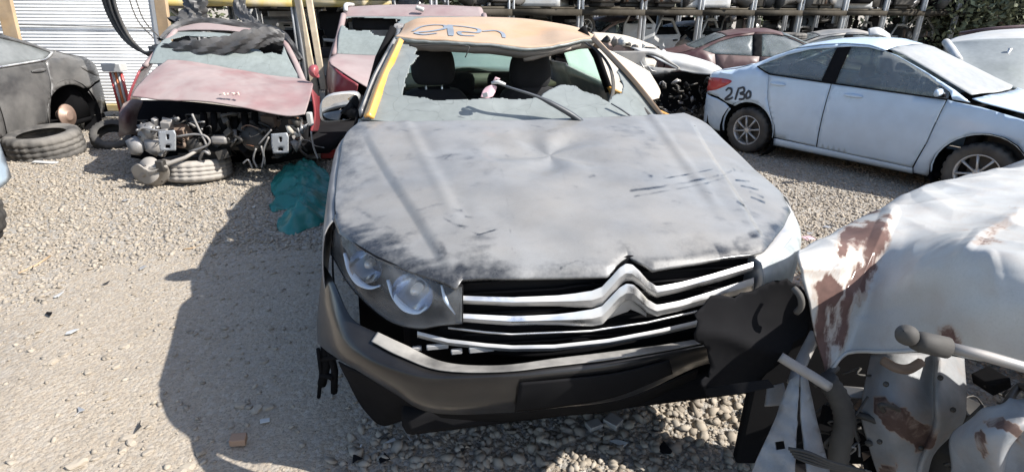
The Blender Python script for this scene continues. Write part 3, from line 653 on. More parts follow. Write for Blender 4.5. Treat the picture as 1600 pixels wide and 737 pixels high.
# headlamps: housing, two bowls and a clear cover
def lampsurf(s):
    """rows of points from the upper edge to the lower edge of the lamp, inner end first"""
    if s < 0:
        up = [(722, 448, .055), (690, 443, .075), (640, 423, .135), (590, 403, .215), (550, 377, .335), (526, 345, .485)]
        md = [(722, 478, .035), (690, 475, .05), (640, 460, .10), (585, 436, .19), (541, 405, .32), (521, 366, .50)]
        lo = [(722, 505, .045), (690, 508, .055), (650, 513, .09), (603, 498, .165), (550, 450, .31), (517, 396, .52)]
        return [[FR.V(*q) for q in r_] for r_ in (up, md, lo)]
    return [[p * np.array([-1, 1, 1]) for p in r_] for r_ in lampsurf(-1)]
m_lens = bpy.data.materials.new('clear scratched lamp cover'); m_lens.use_nodes = True
t = m_lens.node_tree; N = t.nodes; L = t.links; b = N['Principled BSDF']; b.inputs['Base Color'].default_value = (.42, .44, .46, 1); b.inputs['Roughness'].default_value = .05; b.inputs['Coat Weight'].default_value = .5
tr = N.new('ShaderNodeBsdfTransparent'); msn = N.new('ShaderNodeMixShader'); tn = N.new('ShaderNodeTexNoise'); tn.inputs['Scale'].default_value = 7; tn.inputs['Detail'].default_value = 6
tcn = N.new('ShaderNodeTexCoord'); L.new(tcn.outputs['Object'], tn.inputs['Vector']); rr = N.new('ShaderNodeMapRange'); rr.inputs[1].default_value = .35; rr.inputs[2].default_value = .75; rr.inputs[3].default_value = .03; rr.inputs[4].default_value = .20
L.new(tn.outputs['Fac'], rr.inputs[0]); L.new(rr.outputs[0], msn.inputs[0]); L.new(tr.outputs[0], msn.inputs[1]); L.new(b.outputs[0], msn.inputs[2]); L.new(msn.outputs[0], N['Material Output'].inputs['Surface'])
m_sunlit_lens = dusty_glass('sunlit lamp cover', (.55, .58, .60), .35, .8, False, 9)  # whitened copy of the clear cover, paints sunlight onto the right lamp
m_lampin = mk('grey lamp housing', (.05, .056, .068), .25, .3, dust=.04)
m_strip = mk('clear blue light guide', (.45, .55, .68), .2, coat=.6)
m_refl = mk('lamp reflector', (.50, .54, .60), .14, 1., var=.1)
for s in (-1, 1):
    R_ = lampsurf(s); lamp = empty('headlamp', (0, 0, 0)); 
    back = [[p + np.array([s * -.005, .14, 0]) for p in r_] for r_ in R_]
    G = patch(back, 14, 40)
    hous = mo('headlamp', G.reshape(-1, 3), grid_faces(14, 40) if s < 0 else grid_faces(14, 40)[:, ::-1].copy(), m_lampin, sedan, solid=.004)
    bpy.data.objects.remove(lamp)
    rim = [patch(R_, 14, 40)]; E = np.concatenate([rim[0][0], rim[0][1:, -1], rim[0][-1, ::-1][1:], rim[0][::-1, 0][1:]])
    B2 = np.concatenate([G[0], G[1:, -1], G[-1, ::-1][1:], G[::-1, 0][1:]])
    mo('lamp_rim', np.concatenate([E, B2]), grid_faces(2, len(E)), m_black if s < 0 else m_silver, hous, solid=.003)  # right rim made silver to look sunlit
    patch_obj('lamp_cover', R_, 14, 40, m_lens if s < 0 else m_sunlit_lens, hous, solid=.003, flip=s > 0)
    def lp(px, py, v):
        p = FR.V(px, py, v); return p * np.array([-1, 1, 1]) if s > 0 else p
    for (px, py, v, r) in ((645, 458, .155, .060), (572, 416, .305, .052)):
        p = lp(px, py, v)
        ax = np.array([s * .35, -1, .15]); ax /= np.linalg.norm(ax); xx = np.cross(ax, [0, 0, 1]); xx /= np.linalg.norm(xx); yy = np.cross(xx, ax)
        Mx = (np.stack([xx, yy, ax], 1), p)
        bowl = MB().lathe([(r * 1.0, .004), (r * .9, -.012), (r * .72, -.035), (r * .5, -.052), (r * .25, -.06), (.008, -.06)], 30, Mx).build('reflector_bowl', m_refl, hous)
        MB().lathe([(.001, -.005), (.010, -.008), (.014, -.02), (.014, -.055)], 12, Mx).build('bulb', m_chrome, hous)
    for arc in ([(538, 398, .36), (546, 424, .32), (560, 443, .285), (578, 452, .26), (594, 449, .235)], [(606, 440, .19), (616, 466, .165), (634, 485, .135), (654, 491, .115), (668, 482, .10)], [(690, 448, .075), (697, 472, .062), (712, 494, .055)]):
        pp = np.array([lp(*q) for q in arc]) + np.array([0, .012, 0]); pp = cr(pp, 16)
        MB().tube(pp, np.interp(np.linspace(0, 1, 16), [0, .5, 1], [.005, .012, .004]), 8, flat=.5).build('light_strip', m_strip, hous)
# grille: black backing, two chrome bars bent into the double chevron, lower strips
def gv(u): return .035 + .16 * np.abs(u) ** 2 + .35 * np.clip(np.abs(u) - .35, 0, 1) ** 2
def PG(px, py, dv=0.):
    v = .05
    for _ in range(6): p = FR.V(px, py, v + dv); v = float(gv(p[0]))
    return FR.V(px, py, v + dv)
top_ = [PG(*q, .05) for q in [(716, 432), (800, 430), (900, 426), (985, 398), (1020, 414), (1100, 402), (1184, 388)]]
mid_ = [PG(*q, .06) for q in [(716, 490), (800, 500), (900, 500), (985, 490), (1020, 485), (1100, 465), (1184, 440)]]
bot_ = [PG(*q, .05) for q in [(650, 530), (800, 556), (900, 552), (985, 545), (1020, 540), (1100, 520), (1170, 500)]]
grille = patch_obj('grille', [top_, mid_, bot_], 20, 60, m_black, sedan, solid=.006)
for k in range(7):
    pts = [PG(px, 440 + k * 16 + (px - 722) * -.055 + (3 if px < 900 else 0), .035) for px in range(722, 1172, 30)]
    MB().tube(cr(np.array(pts), 40), .004, 6).build('grille_slat', m_black, grille)
def bar(pl, wid, dv, name, mat, n=150, depth=.018, round_=True):
    """a bar along a pixel polyline; wid in pixels is turned into size on the grille"""
    P = dens(pl, n); Wd = np.interp(np.linspace(0, 1, n), np.linspace(0, 1, len(wid)), wid) if hasattr(wid, '__len__') else np.full(n, wid)
    t_ = np.gradient(P, axis=0); t_ /= np.linalg.norm(t_, axis=1)[:, None]; 
    rows = []
    for q, dd in ((-1, .014), (-.97, -depth * .55), (-.5, -depth * .8), (.1, -depth), (.55, -depth * .7), (.97, -depth * .1), (1, .014)):
        rows.append([PG(p[0], p[1] + q * w_ / 2, dv + dd) for p, w_ in zip(P, Wd)])
    G = np.array(rows); return mo(name, G.reshape(-1, 3), grid_faces(7, n), mat, grille, autos=28)
bar([(722, 468), (800, 471), (898, 469), (925, 467), (941, 462), (955, 447), (968, 432), (978, 425), (988, 426), (998, 434), (1012, 448), (1026, 456), (1060, 449), (1110, 436), (1150, 424), (1177, 416)], [13, 13, 14, 15, 17, 24, 30, 28, 24, 17, 15, 15, 15, 14], 0, 'chrome_bar', m_chrome)
bar([(722, 496), (800, 501), (898, 498), (925, 496), (941, 492), (955, 477), (968, 463), (979, 456), (990, 457), (1000, 466), (1012, 478), (1026, 485), (1060, 478), (1110, 464), (1150, 452), (1178, 443)], [13, 14, 15, 15, 17, 24, 30, 28, 24, 17, 16, 17, 19, 20], -.004, 'chrome_bar', m_chrome)
bar([(700, 512), (760, 519), (800, 522), (922, 517), (1010, 504), (1104, 483), (1160, 468)], 3.5, .005, 'chrome_line', m_chrome, depth=.006)
bar([(652, 522), (700, 534), (760, 541), (800, 544), (865, 543), (950, 534), (1030, 519), (1085, 506), (1140, 490)], 10, .0, 'lower_strip', m_silver, depth=.012)
bar([(950, 495), (965, 486), (985, 474), (1000, 484), (1010, 492)], [6, 12, 20, 12, 6], .02, 'badge_infill', m_silver, n=40, depth=.004)
# loose white clips and the broken bracket beside the grille
for q0, q1, wd in (((667, 536), (700, 546), 8), ((705, 546), (722, 551), 8), ((733, 541), (772, 548), 10), ((648, 538), (655, 550), 7)):
    a_, b_ = PG(*q0, .0), PG(*q1, .0); c_ = (a_ + b_) / 2; d_ = np.linalg.norm(b_ - a_)
    MB().box(c_, (d_, .012, wd * .0019)).build('mounting_clip', m_silver, grille, bevel=.003)
# bumper: rows from the upper lip to the lower edge
BROWS = [[(507, 414, .56), (523, 443, .42), (549, 495, .24), (590, 520, .15), (632, 540, .09), (690, 566, .03), (775, 573, -.015), (871, 562, -.03), (975, 549, -.015), (1085, 532, .04), (1130, 522, .10), (1190, 500, .22)],
 [(504, 425, .545), (517, 455, .40), (541, 505, .22), (580, 534, .12), (622, 556, .05), (684, 578, -.01), (775, 583, -.06), (871, 573, -.075), (975, 560, -.06), (1085, 540, .0), (1130, 529, .06), (1190, 507, .19)],
 [(500, 450, .55), (510, 480, .38), (533, 522, .20), (568, 552, .09), (610, 574, .02), (672, 590, -.03), (775, 592, -.075), (871, 586, -.09), (975, 574, -.075), (1085, 548, -.01), (1130, 537, .05), (1190, 516, .18)],
 [(497, 480, .56), (505, 510, .39), (526, 540, .21), (560, 566, .10), (605, 592, .03), (668, 612, -.02), (775, 614, -.06), (871, 600, -.075), (975, 590, -.06), (1085, 556, .0), (1130, 545, .06), (1190, 525, .19)],
 [(495, 512, .57), (503, 530, .40), (525, 555, .22), (560, 577, .12), (610, 606, .05), (668, 632, .0), (775, 634, -.04), (871, 618, -.06), (975, 606, -.045), (1085, 566, .015), (1130, 555, .075), (1190, 535, .2)],
 [(496, 534, .58), (504, 544, .41), (528, 560, .24), (562, 580, .15), (615, 613, .08), (672, 643, .04), (775, 645, .0), (871, 636, -.02), (975, 622, -.01), (1085, 575, .05), (1130, 563, .11), (1190, 543, .23)]]
bumper = patch_obj('bumper', [[FR.V(*q) for q in r_] for r_ in BROWS], 60, 160, m_dark, sedan, solid=.004, flip=True,
   disp=lambda V: np.stack([0 * V[:, 0], .006 * vnoise(V, 5, 2, 2), .008 * vnoise(V, 6, 3, 2)], 1))
lipm = mk('dusty bumper ledge', (.05, .05, .05), .4, dust=.72, dcol=(.30, .285, .26), dscale=7)
ll = [[FR.V(px, py, v - .006) + np.array([0, 0, .004]) for px, py, v in r_[3:11]] for r_ in BROWS[:2]]
patch_obj('bumper_ledge', ll, 14, 100, lipm, bumper, solid=.003, flip=True, disp=lambda V: np.stack([0 * V[:, 0], .006 * vnoise(V, 5, 2, 2), .008 * vnoise(V, 6, 3, 2)], 1))
# plate recess line and the empty lamp opening
pp = [FR.V(*q) for q in [(806, 640, -.05), (809, 620, -.075), (812, 598, -.095), (870, 594, -.105), (960, 585, -.095)]]
qq = [FR.V(*q) for q in [(806, 662, -.02), (870, 656, -.03), (960, 640, -.02)]]
patch_obj('plate_recess', [[FR.V(812, 597, -.086), FR.V(871, 592, -.098), FR.V(960, 582, -.086), FR.V(1045, 562, -.05)], [FR.V(808, 620, -.075), FR.V(871, 610, -.088), FR.V(960, 598, -.078), FR.V(1048, 572, -.04)], [FR.V(804, 641, -.045), FR.V(871, 634, -.06), FR.V(960, 618, -.05), FR.V(1050, 582, -.02)]], 12, 30, m_black, bumper, solid=.004)
patch_obj('lower_apron', [[FR.V(672, 640, .05), FR.V(775, 643, .01), FR.V(871, 634, -.01), FR.V(975, 620, 0), FR.V(1090, 575, .07)], [FR.V(690, 650, .14), FR.V(775, 656, .12), FR.V(871, 648, .10), FR.V(975, 636, .12), FR.V(1085, 594, .2)]], 8, 30, m_black, bumper, solid=.004)
# torn bracket hanging at the bumper corner, wheel-arch liner, undertray
mb = MB()
for (a_, b_, r) in (((508, 540, .62), (503, 600, .66), .018), ((515, 545, .60), (522, 612, .66), .014), ((503, 560, .62), (528, 556, .58), .012), ((500, 585, .64), (520, 590, .62), .012), ((497, 545, .60), (498, 620, .68), .008)):
    mb.tube([FR.V(*a_), (FR.V(*a_) + FR.V(*b_)) / 2 + np.array([.01, 0, 0]), FR.V(*b_)], r, 7)
mb.build('torn_bracket', m_black, sedan)
patch_obj('arch_liner', [[FR.V(530, 562, .30), FR.V(580, 590, .20), FR.V(630, 618, .15), FR.V(668, 640, .12)], [FR.V(548, 600, .36), FR.V(590, 630, .28), FR.V(635, 640, .22), FR.V(664, 646, .2)], [FR.V(570, 640, .40), FR.V(597, 664, .36), FR.V(630, 656, .30), FR.V(655, 650, .26)]], 16, 24, m_black, sedan, solid=.004, disp=lambda V: .02 * np.stack([0 * V[:, 0], vnoise(V, 8, 1, 2), vnoise(V, 8, 2, 2)], 1))
MB().box((0, .75, .30), (1.25, 1.2, .10)).build('undertray', m_black, sedan, bevel=.03)
MB().box((0, .35, .56), (1.20, .25, .35)).build('radiator_pack', m_black, sedan, bevel=.02)
# ------------------------------------------------------------------ wheels and tyres
def tyre_prof(R, w): return [(R * .62, -w * .40), (R * .70, -w * .48), (R * .86, -w * .5), (R * .95, -w * .44), (R * .99, -w * .34), (R, -w * .25), (R * .975, -w * .22), (R * .975, -w * .18), (R, -w * .15), (R, -w * .04), (R * .975, -w * .02), (R * .975, w * .02), (R, w * .04), (R, w * .15), (R * .975, w * .18), (R * .975, w * .22), (R, w * .25), (R * .99, w * .34), (R * .95, w * .44), (R * .86, w * .5), (R * .70, w * .48), (R * .62, w * .40)]
def tyre_mesh(R, w, M=None, n=72):
    def mod(k, j, r, h): return (r - (.012 * R / .3 if (k % 3 == 0 and 3 <= j <= 18) else 0), h)
    return MB().lathe(tyre_prof(R, w), n, M, mod=mod)
def axm(axis, c):
    ax = np.array(axis, float); ax /= np.linalg.norm(ax); xx = np.cross(ax, [0, 0, 1.]) if abs(ax[2]) < .9 else np.array([1., 0, 0]); xx /= np.linalg.norm(xx); yy = np.cross(ax, xx)
    return (np.stack([xx, yy, ax], 1), np.array(c, float))
m_alloy = mk('dusty alloy', (.50, .50, .50), .35, .8, dust=.35, dcol=(.42, .40, .37), dscale=9)
m_steel = mk('steel wheel', (.12, .12, .12), .5, .6, dust=.4)
m_disc = mk('rusty brake disc', (.35, .25, .2), .6, .6, rust=.4)
def wheel(c, axis, R, w, parent, spokes=8, name='wheel', rim=None):
    """axis points out of the car"""
    M = axm(axis, c); mat = rim or m_alloy
    o = tyre_mesh(R, w, M).build(name, m_rub, parent)
    d = MB().lathe([(R * .64, -w * .42), (R * .62, -w * .2), (R * .60, w * .30), (R * .64, w * .42), (R * .60, w * .40), (R * .565, w * .25), (R * .55, -w * .2)], 40, M).build('rim', mat, o)
    MB().lathe([(R * .55, w * .02), (.01, w * .02)], 24, M).build('brake_disc', m_dmetal, o)
    for k in range(spokes):
        a = 2 * pi * k / spokes + .2; mb = MB()
        pts = [M[0] @ np.array([r * cos(a) , r * sin(a), h]) + M[1] for r, h in ((R * .12, w * .34), (R * .33, w * .36), (R * .59, w * .30))]
        mb.tube(pts, [R * .075, R * .06, R * .085], 8, flat=.55).build('spoke', mat, o)
    MB().lathe([(.001, w * .42), (R * .10, w * .42), (R * .155, w * .36), (R * .16, w * .2)], 20, M).build('hub_cap', mat, o)
    return o

# ------------------------------------------------------------------ sedans: one lofted shell, cut into panels
LS = np.array([-.92, -.86, -.78, -.68, -.55, -.35, -.1, .1, .33, .6, .85, 1.1, 1.4, 1.7, 2.0, 2.2, 2.7, 2.95, 3.08, 3.14])
def tab(*p): x, y = zip(*p); return np.interp(LS, x, y)
LW = tab((-.92, .30), (-.86, .46), (-.78, .58), (-.68, .655), (-.55, .705), (-.35, .75), (-.1, .78), (2.0, .78), (2.3, .775), (2.7, .74), (2.95, .62), (3.08, .45), (3.14, .25))
LB = tab((-.92, .86), (-.80, .88), (-.55, .93), (-.35, .965), (0, .995), (.4, .985), (.85, .965), (1.4, .945), (1.9, .925), (2.25, .895), (2.7, .81), (2.95, .70), (3.14, .58))
LR = tab((-.92, .89), (-.80, .91), (-.55, .965), (-.35, 1.0), (-.1, 1.09), (.1, 1.19), (.33, 1.285), (.6, 1.335), (.85, 1.36), (1.1, 1.355), (1.4, 1.28), (1.7, 1.15), (2.0, 1.01), (2.2, .925), (2.7, .835), (2.95, .72), (3.14, .6))
LRW = tab((-.92, .26), (-.86, .38), (-.78, .48), (-.68, .54), (-.55, .58), (-.35, .62), (-.1, .61), (.1, .585), (.33, .55), (.85, .53), (1.1, .53), (1.5, .57), (2.0, .665), (2.2, .70), (2.7, .66), (2.95, .52), (3.14, .2))
LT_ = tab((-.92, .91), (-.80, .93), (-.55, .99), (-.35, 1.02), (-.15, 1.05), (.1, 1.21), (.33, 1.33), (.6, 1.39), (.85, 1.41), (1.1, 1.415), (1.4, 1.345), (1.7, 1.21), (2.0, 1.07), (2.2, .98), (2.7, .88), (2.95, .77), (3.14, .62))
def _sec(s):
    I = lambda A: np.interp(s, LS, A)
    w_, zb, zr, wr, zt = I(LW), I(LB), I(LR), I(LRW), I(LT_); k = np.minimum(1, zb / .9)
    W = np.stack([w_ * .90, w_ * .965, w_, w_ * .985, w_ * .945, wr, wr * .62, 0 * w_], 0)
    Z = np.stack([.15 + 0 * w_, .26 * k, .52 * k, .76 * k, zb, zr, zr + (zt - zr) * .72, zt], 0); return W, Z
KT = np.array([0, 1, 2, 3, 4, 5, 5.6, 7.])
def loft(s, tt):
    s = np.asarray(s, float); tt = np.asarray(tt, float); W, Z = _sec(s); n = len(s); i = np.clip(np.searchsorted(KT, tt, 'right') - 1, 0, 6); f = (tt - KT[i]) / (KT[i + 1] - KT[i]); r = np.arange(n)
    def g(A):
        a, b, c, d = A[np.maximum(i - 1, 0), r], A[i, r], A[i + 1, r], A[np.minimum(i + 2, 7), r]
        lin = (i == 4) | (i >= 5)
        m0 = np.where(lin, c - b, (c - a) / 2); m1 = np.where(lin, c - b, (d - b) / 2); m1 = np.where(i == 3, (c - b), m1)
        f2, f3 = f * f, f ** 3
        return (2 * f3 - 3 * f2 + 1) * b + (f3 - 2 * f2 + f) * m0 + (-2 * f3 + 3 * f2) * c + (f3 - f2) * m1
    return g(W), g(Z)
def tinv(s, z):
    lo = np.zeros(len(s)); hi = np.full(len(s), 7.)
    for _ in range(26):
        m = (lo + hi) / 2; zz = loft(s, m)[1]; up = zz < z; lo = np.where(up, m, lo); hi = np.where(up, hi, m)
    return (lo + hi) / 2
ARC_R = lambda vc, r, a0, a1, n=16: [(vc + r * cos(a), .29 + r * sin(a)) for a in np.linspace(radians(a0), radians(a1), n)]
def sedan_car(root, paint, K=(1, 1, 1), glass=None, ar=.345, wheels='all', rims=8, tail=None, h=.06, dirt=0, detail=True, top_paint=None, skip=()):
    """root's local x runs from tail to nose, y away from the near side; rear axle at x = 0"""
    glass = glass or m_carglass; tail = tail or m_tail; K = np.array(K, float); top_paint = top_paint or paint
    def fs(side, off=0.):
        def f(s, z):
            w_, zz = loft(s, tinv(s, z)); return np.stack([s, .78 - side * (w_ + off), zz], 1) * K
        return f
    def ft(off=0.):
        def f(s, q):
            w_, zz = loft(s, 7 - np.abs(q) * 2); return np.stack([s, .78 - np.sign(q) * w_, zz + off], 1) * K
        return f
    P = {}
    P['rear_bumper'] = [(-.92, .24), (-.45, .19), (-.345, .22)] + ARC_R(0, ar + .005, 190, 140, 7) + [(-.36, .57), (-.52, .61), (-.92, .64)]
    P['rear_quarter'] = [(-.92, .67), (-.50, .635), (-.34, .585)] + ARC_R(0, ar, 128, -8, 18) + [(.355, .27), (.31, .47), (.20, .72), (.15, .985), (-.06, 1.055), (.10, 1.135), (.25, 1.205), (.5, 1.282), (.77, 1.315), (.80, 1.355), (.6, 1.33), (.33, 1.28), (.1, 1.185), (-.1, 1.085), (-.35, .995), (-.55, .96), (-.92, .875)]
    P['rear_door'] = [(.365, .265), (.88, .245), (.887, .955), (.155, .98), (.205, .72), (.315, .48)]
    P['front_door'] = [(.894, .245), (1.86, .222), (1.93, .5), (1.975, .918), (.897, .955)]
    P['front_fender'] = [(1.875, .222), (1.88, .165), (2.0, .16)] + ARC_R(2.39, ar + .015, 190, -5, 20) + [(2.80, .24), (2.99, .30), (3.02, .60), (2.7, .79), (2.25, .885), (2.05, .905), (1.985, .918), (1.94, .5)]
    P['sill'] = [(.345, .155), (1.87, .152), (1.865, .215), (.36, .25)]
    P['roof_side'] = [(.775, 1.318), (.93, 1.335), (1.1, 1.336), (1.3, 1.30), (1.5, 1.225), (1.75, 1.105), (1.97, .985), (2.02, .925), (2.16, .915), (2.0, 1.005), (1.7, 1.145), (1.4, 1.275), (1.1, 1.352), (.85, 1.357), (.80, 1.352)]
    P['front_bumper'] = [(2.83, .22), (3.14, .24), (3.14, .56), (3.03, .59), (3.0, .30)]
    G = {}
    G['rear_side_glass'] = [(-.055, 1.05), (.16, .99), (.775, .965), (.77, 1.312), (.5, 1.278), (.25, 1.20), (.1, 1.13)]
    G['front_side_glass'] = [(.925, .962), (1.985, .925), (1.965, .98), (1.75, 1.10), (1.5, 1.22), (1.3, 1.295), (1.1, 1.33), (.925, 1.33)]
    for sd in (1, -1):
        for nm, pl in P.items():
            if nm in skip: continue
            bp_ = sheet_obj(nm, pl, h, fs(sd), paint, root, flip=sd < 0, solid=.006)
            if detail and nm in ('rear_door', 'front_door'):
                s0 = .20 if nm == 'rear_door' else 1.06; z0 = .885 if nm == 'rear_door' else .855
                sheet_obj('handle', smooth_poly([(s0, z0), (s0 + .04, z0 + .017), (s0 + .15, z0 + .014), (s0 + .19, z0 - .002), (s0 + .14, z0 - .016), (s0 + .04, z0 - .016)], 24), .03, fs(sd, .018), paint, bp_, flip=sd < 0, solid=.016)
            if detail and nm == 'rear_quarter':
                sheet_obj('tail_lamp', smooth_poly([(-.91, .665), (-.7, .685), (-.5, .745), (-.33, .85), (-.5, .87), (-.7, .855), (-.91, .81)], 30), .06, fs(sd, .008), tail, bp_, flip=sd < 0, solid=.01)
        for nm, pl in G.items():
            if nm in skip: continue
            sheet_obj(nm, pl, .12, fs(sd, -.012), glass, root, flip=sd < 0, solid=.004)
        sheet_obj('window_pillar', [(.775, .955), (.925, .952), (.92, 1.332), (.78, 1.314)], .08, fs(sd, -.003), m_black, root, flip=sd < 0, solid=.006)
        if detail:
            a_ = fs(sd, .004); ss = np.linspace(-.05, 1.98, 40); zz = np.interp(ss, [-.055, .16, .775, 1.985], [1.055, .985, .96, .92])
            MB().tube(a_(ss, zz), .008, 6).build('belt_trim', m_black, root)
    def span(s0, s1, q=1., n=12): return [(s0, x) for x in np.linspace(-q, q, n)] + [(s1, x) for x in np.linspace(q, -q, n)]
    def bow(s0, s1, b0, b1, q=1., n=13): return [(s0 + b0 * (1 - (x / q) ** 2), x) for x in np.linspace(-q, q, n)] + [(s1 + b1 * (1 - (x / q) ** 2), x) for x in np.linspace(q, -q, n)]
    if 'trunk_lid' not in skip: sheet_obj('trunk_lid', bow(-.90, -.16, 0, -.03), .08, ft(), top_paint, root, solid=.006)
    sheet_obj('rear_window', bow(-.155, .33, -.03, -.03, .93), .1, ft(.002), glass, root, solid=.004)
    sheet_obj('roof', bow(.34, 1.27, -.03, .05), .08, ft(), top_paint, root, solid=.006)
    if 'windscreen' not in skip: sheet_obj('windscreen', bow(1.28, 2.13, .05, .10, .93), .08, ft(.002), glass, root, solid=.004)
    if 'hood' not in skip: sheet_obj('hood', bow(2.16, 3.06, .10, .04), .08, ft(), top_paint, root, solid=.006)
    MB().box(np.array((1.15, .78, .17)) * K, np.array((3.5, 1.30, .06)) * K).build('floor_pan', m_black, root)
    MB().box(np.array((2.25, .78, .52)) * K, np.array((.08, 1.42, .66)) * K).build('bulkhead', m_black, root)
    MB().box(np.array((-.42, .78, .52)) * K, np.array((.5, 1.3, .62)) * K).build('boot_box', m_black, root)
    for y_ in (.40, 1.16):
        MB().box(np.array((1.12, y_, .70)) * K, np.array((.14, .44, .60)) * K).build('seat', m_fab, root, bevel=.05); MB().box(np.array((1.08, y_, 1.08)) * K, np.array((.09, .24, .16)) * K).build('headrest', m_fab, root, bevel=.04)
    MB().box(np.array((.30, .78, .70)) * K, np.array((.16, 1.2, .55)) * K).build('rear_seat', m_fab, root, bevel=.06)
    MB().box(np.array((1.95, .78, .80)) * K, np.array((.3, 1.36, .2)) * K).build('dashboard', m_black, root, bevel=.05)
    for x_, nm in ((0, 'r'), (2.39, 'f')):
        for sd in (1, -1):
            y_ = .78 - sd * .68
            # wheel-house
            MB().lathe([(ar + .03, -.12), (ar + .03, .10)], 20, axm((0, -sd, 0), np.array((x_, y_, .29)) * K), arc=2 * pi).build('wheel_housing', m_black, root)
            if wheels == 'all' or (wheels == 'front' and x_ > 1): wheel(np.array((x_, y_ - sd * .01, .285)) * K, (0, -sd, 0), .287 * K[2], .18, root, rims)
            elif wheels != 'none' or True:
                M_ = axm((0, -sd, 0), np.array((x_, y_, .29)) * K)
                hb_ = MB().lathe([(.001, .03), (.045, .03), (.06, .025), (.062, .004), (.13, .002), (.135, -.015), (.07, -.018), (.06, -.1)], 28, M_).build('brake_disc', m_disc, root)
m_carglass = dusty_glass('dusty side glass', (.24, .265, .28), .28, .55, False, 2.5)
m_dustglass = dusty_glass('white dust on glass', (.37, .375, .37), .78, .95, False, 2.)
m_tail = mk('red lamp plastic', (.42, .02, .02), .25, dust=.12, coat=.5)
m_wcar = mk('dusty white blue paint', (.47, .575, .68), .24, var=.05, dust=.16, dcol=(.42, .46, .50), dscale=1.2, coat=.35)
WC = empty('parked_sedan', (2.945, 6.946, -.215), -.9343, label='dusty white four-door sedan marked with black spray paint, seen from its side', cat='car')
sedan_car(WC, m_wcar, glass=m_carglass, skip=('windscreen',), rims=8)
# its windscreen white with dust, its mirror, its sprayed number, its open front end
FA = Frame(2.945, 6.946, -.9343, -.215)
def wft(s, q): w_, zz = loft(s, 7 - np.abs(q) * 2); return np.stack([s, .78 - np.sign(q) * w_, zz + .002], 1)
sheet_obj('windscreen', [(1.28 + .05 * (1 - x * x), x * .93) for x in np.linspace(-1, 1, 13)] + [(2.13 + .10 * (1 - x * x), x * .93) for x in np.linspace(1, -1, 13)], .08, wft, m_dustglass, WC, solid=.004)
mr_ = empty
mmz = MB().box((1.93, -.07, .985), (.05, .13, .07)).build('door_mirror', m_wcar, WC, bevel=.025)
MB().box((1.95, -.005, .955), (.05, .06, .03)).build('mirror_arm', m_black, mmz, bevel=.008)
def acc_side(s, z): w_, zz = loft(s, tinv(s, z)); return np.stack([s, .78 - (w_ + .0075), zz], 1)
m_spray = mk('black spray paint', (.035, .04, .05), .7, var=.2)
def acc_sz(px, py): p = FA.V(px, py, .03); return (p[0], p[2])
for st in ([(1133, 142), (1138, 138), (1143, 140), (1142, 147), (1133, 155), (1140, 155), (1146, 152)], [(1155, 137), (1150, 156)], [(1156, 138), (1163, 137), (1164, 143), (1158, 146), (1165, 148), (1164, 154), (1156, 155)], [(1172, 141), (1168, 147), (1169, 153), (1174, 151), (1174, 144), (1171, 142)]):
    v, f = ribbon([acc_sz(*q) for q in st], .030, acc_side, 40); mo('painted_digit', v, f, m_spray, WC)
for k, (x_, y_, z_) in enumerate([(2.95, .1, .62), (3.0, .3, .55), (2.98, .5, .6), (2.9, .2, .75), (2.92, .05, .5)]):
    MB().tube([(x_, y_, z_), (x_ + .1, y_ - .1, z_ - .12), (x_ + .06, y_ - .15, z_ - .28)], .012, 6).build('torn_wire', m_dmetal, WC)
MB().box((2.55, .78, .55), (.5, 1.1, .4)).build('engine_block', m_dmetal, WC, bevel=.04)

for s in (-1, 1):
    wheel((s * .74, 3.48, .30), (s, 0, 0), .30, .19, sedan, 7, 'wheel', m_steel)
    MB().lathe([(.001, .03), (.045, .03), (.06, .025), (.062, .004), (.13, .002), (.135, -.015), (.07, -.018), (.06, -.1)], 28, axm((s, 0, 0), (s * .68, .86, .32))).build('brake_disc', m_disc, sedan)
    MB().lathe([(.36, -.12), (.36, .10)], 20, axm((s, 0, 0), (s * .66, .86, .33))).build('wheel_housing', m_black, sedan)
    p = FR.wor((s * .45, .95, 0)); o = MB().box((0, 0, .125), (.22, .3, .25)).build('timber_block', m_rustm, None, bevel=.01, label='dark timber block propping up the grey sedan on the side of the ' + ('green sack' if s < 0 else 'white sedan'), cat='block', group='timber blocks under the grey sedan'); o.location = p; o.rotation_euler.z = FR.yaw
# dark coupe at the left, rear wheel missing
m_bcar = mk('dusty black paint', (.022, .023, .025), .28, dust=.3, dcol=(.22, .21, .195), dscale=2.2, coat=.4)
BC = empty('dark_sedan', (-5.22 - 1.56 * 1.06, 6.62, -.01), radians(-90), label='dusty black sedan with a missing rear wheel at the left edge', cat='car')
sedan_car(BC, m_bcar, K=(1.08, 1.06, .93), ar=.385, wheels='front', tail=m_bcar, glass=dusty_glass('dark dusty glass', (.2, .21, .21), .5, .8, False, 2.))
ss = np.linspace(-.05, 1.97, 50)
w_, zz = loft(ss, tinv(ss, np.interp(ss, [-.055, .16, .775, 1.985], [1.055, .985, .96, .92])))
MB().tube(np.stack([ss, .78 + w_ + .006, zz + .006], 1) * np.array((1.08, 1.06, .93)), .011, 6).build('chrome_strip', m_chrome, BC)
# pale blue car cut by the left edge
m_blue = mk('pale blue paint', (.36, .46, .55), .35, dust=.3, dcol=(.42, .42, .41), coat=.3)
LBc = empty('pale_blue_car', (-5.36, 4.02, 0), radians(-126.9), label='pale blue car whose bumper corner shows at the left edge', cat='car')
sedan_car(LBc, m_blue, K=(1.05, 1.0, 1.0), rims=6, tail=m_blue)
wt = empty('wheel', (-3.52, 3.18, 0), 0, label='grey wheel standing upright at the left edge of the track', cat='wheel')
wheel((0, 0, .29), (.25, -1, .06), .30, .19, wt, 6, 'tyre', m_steel)
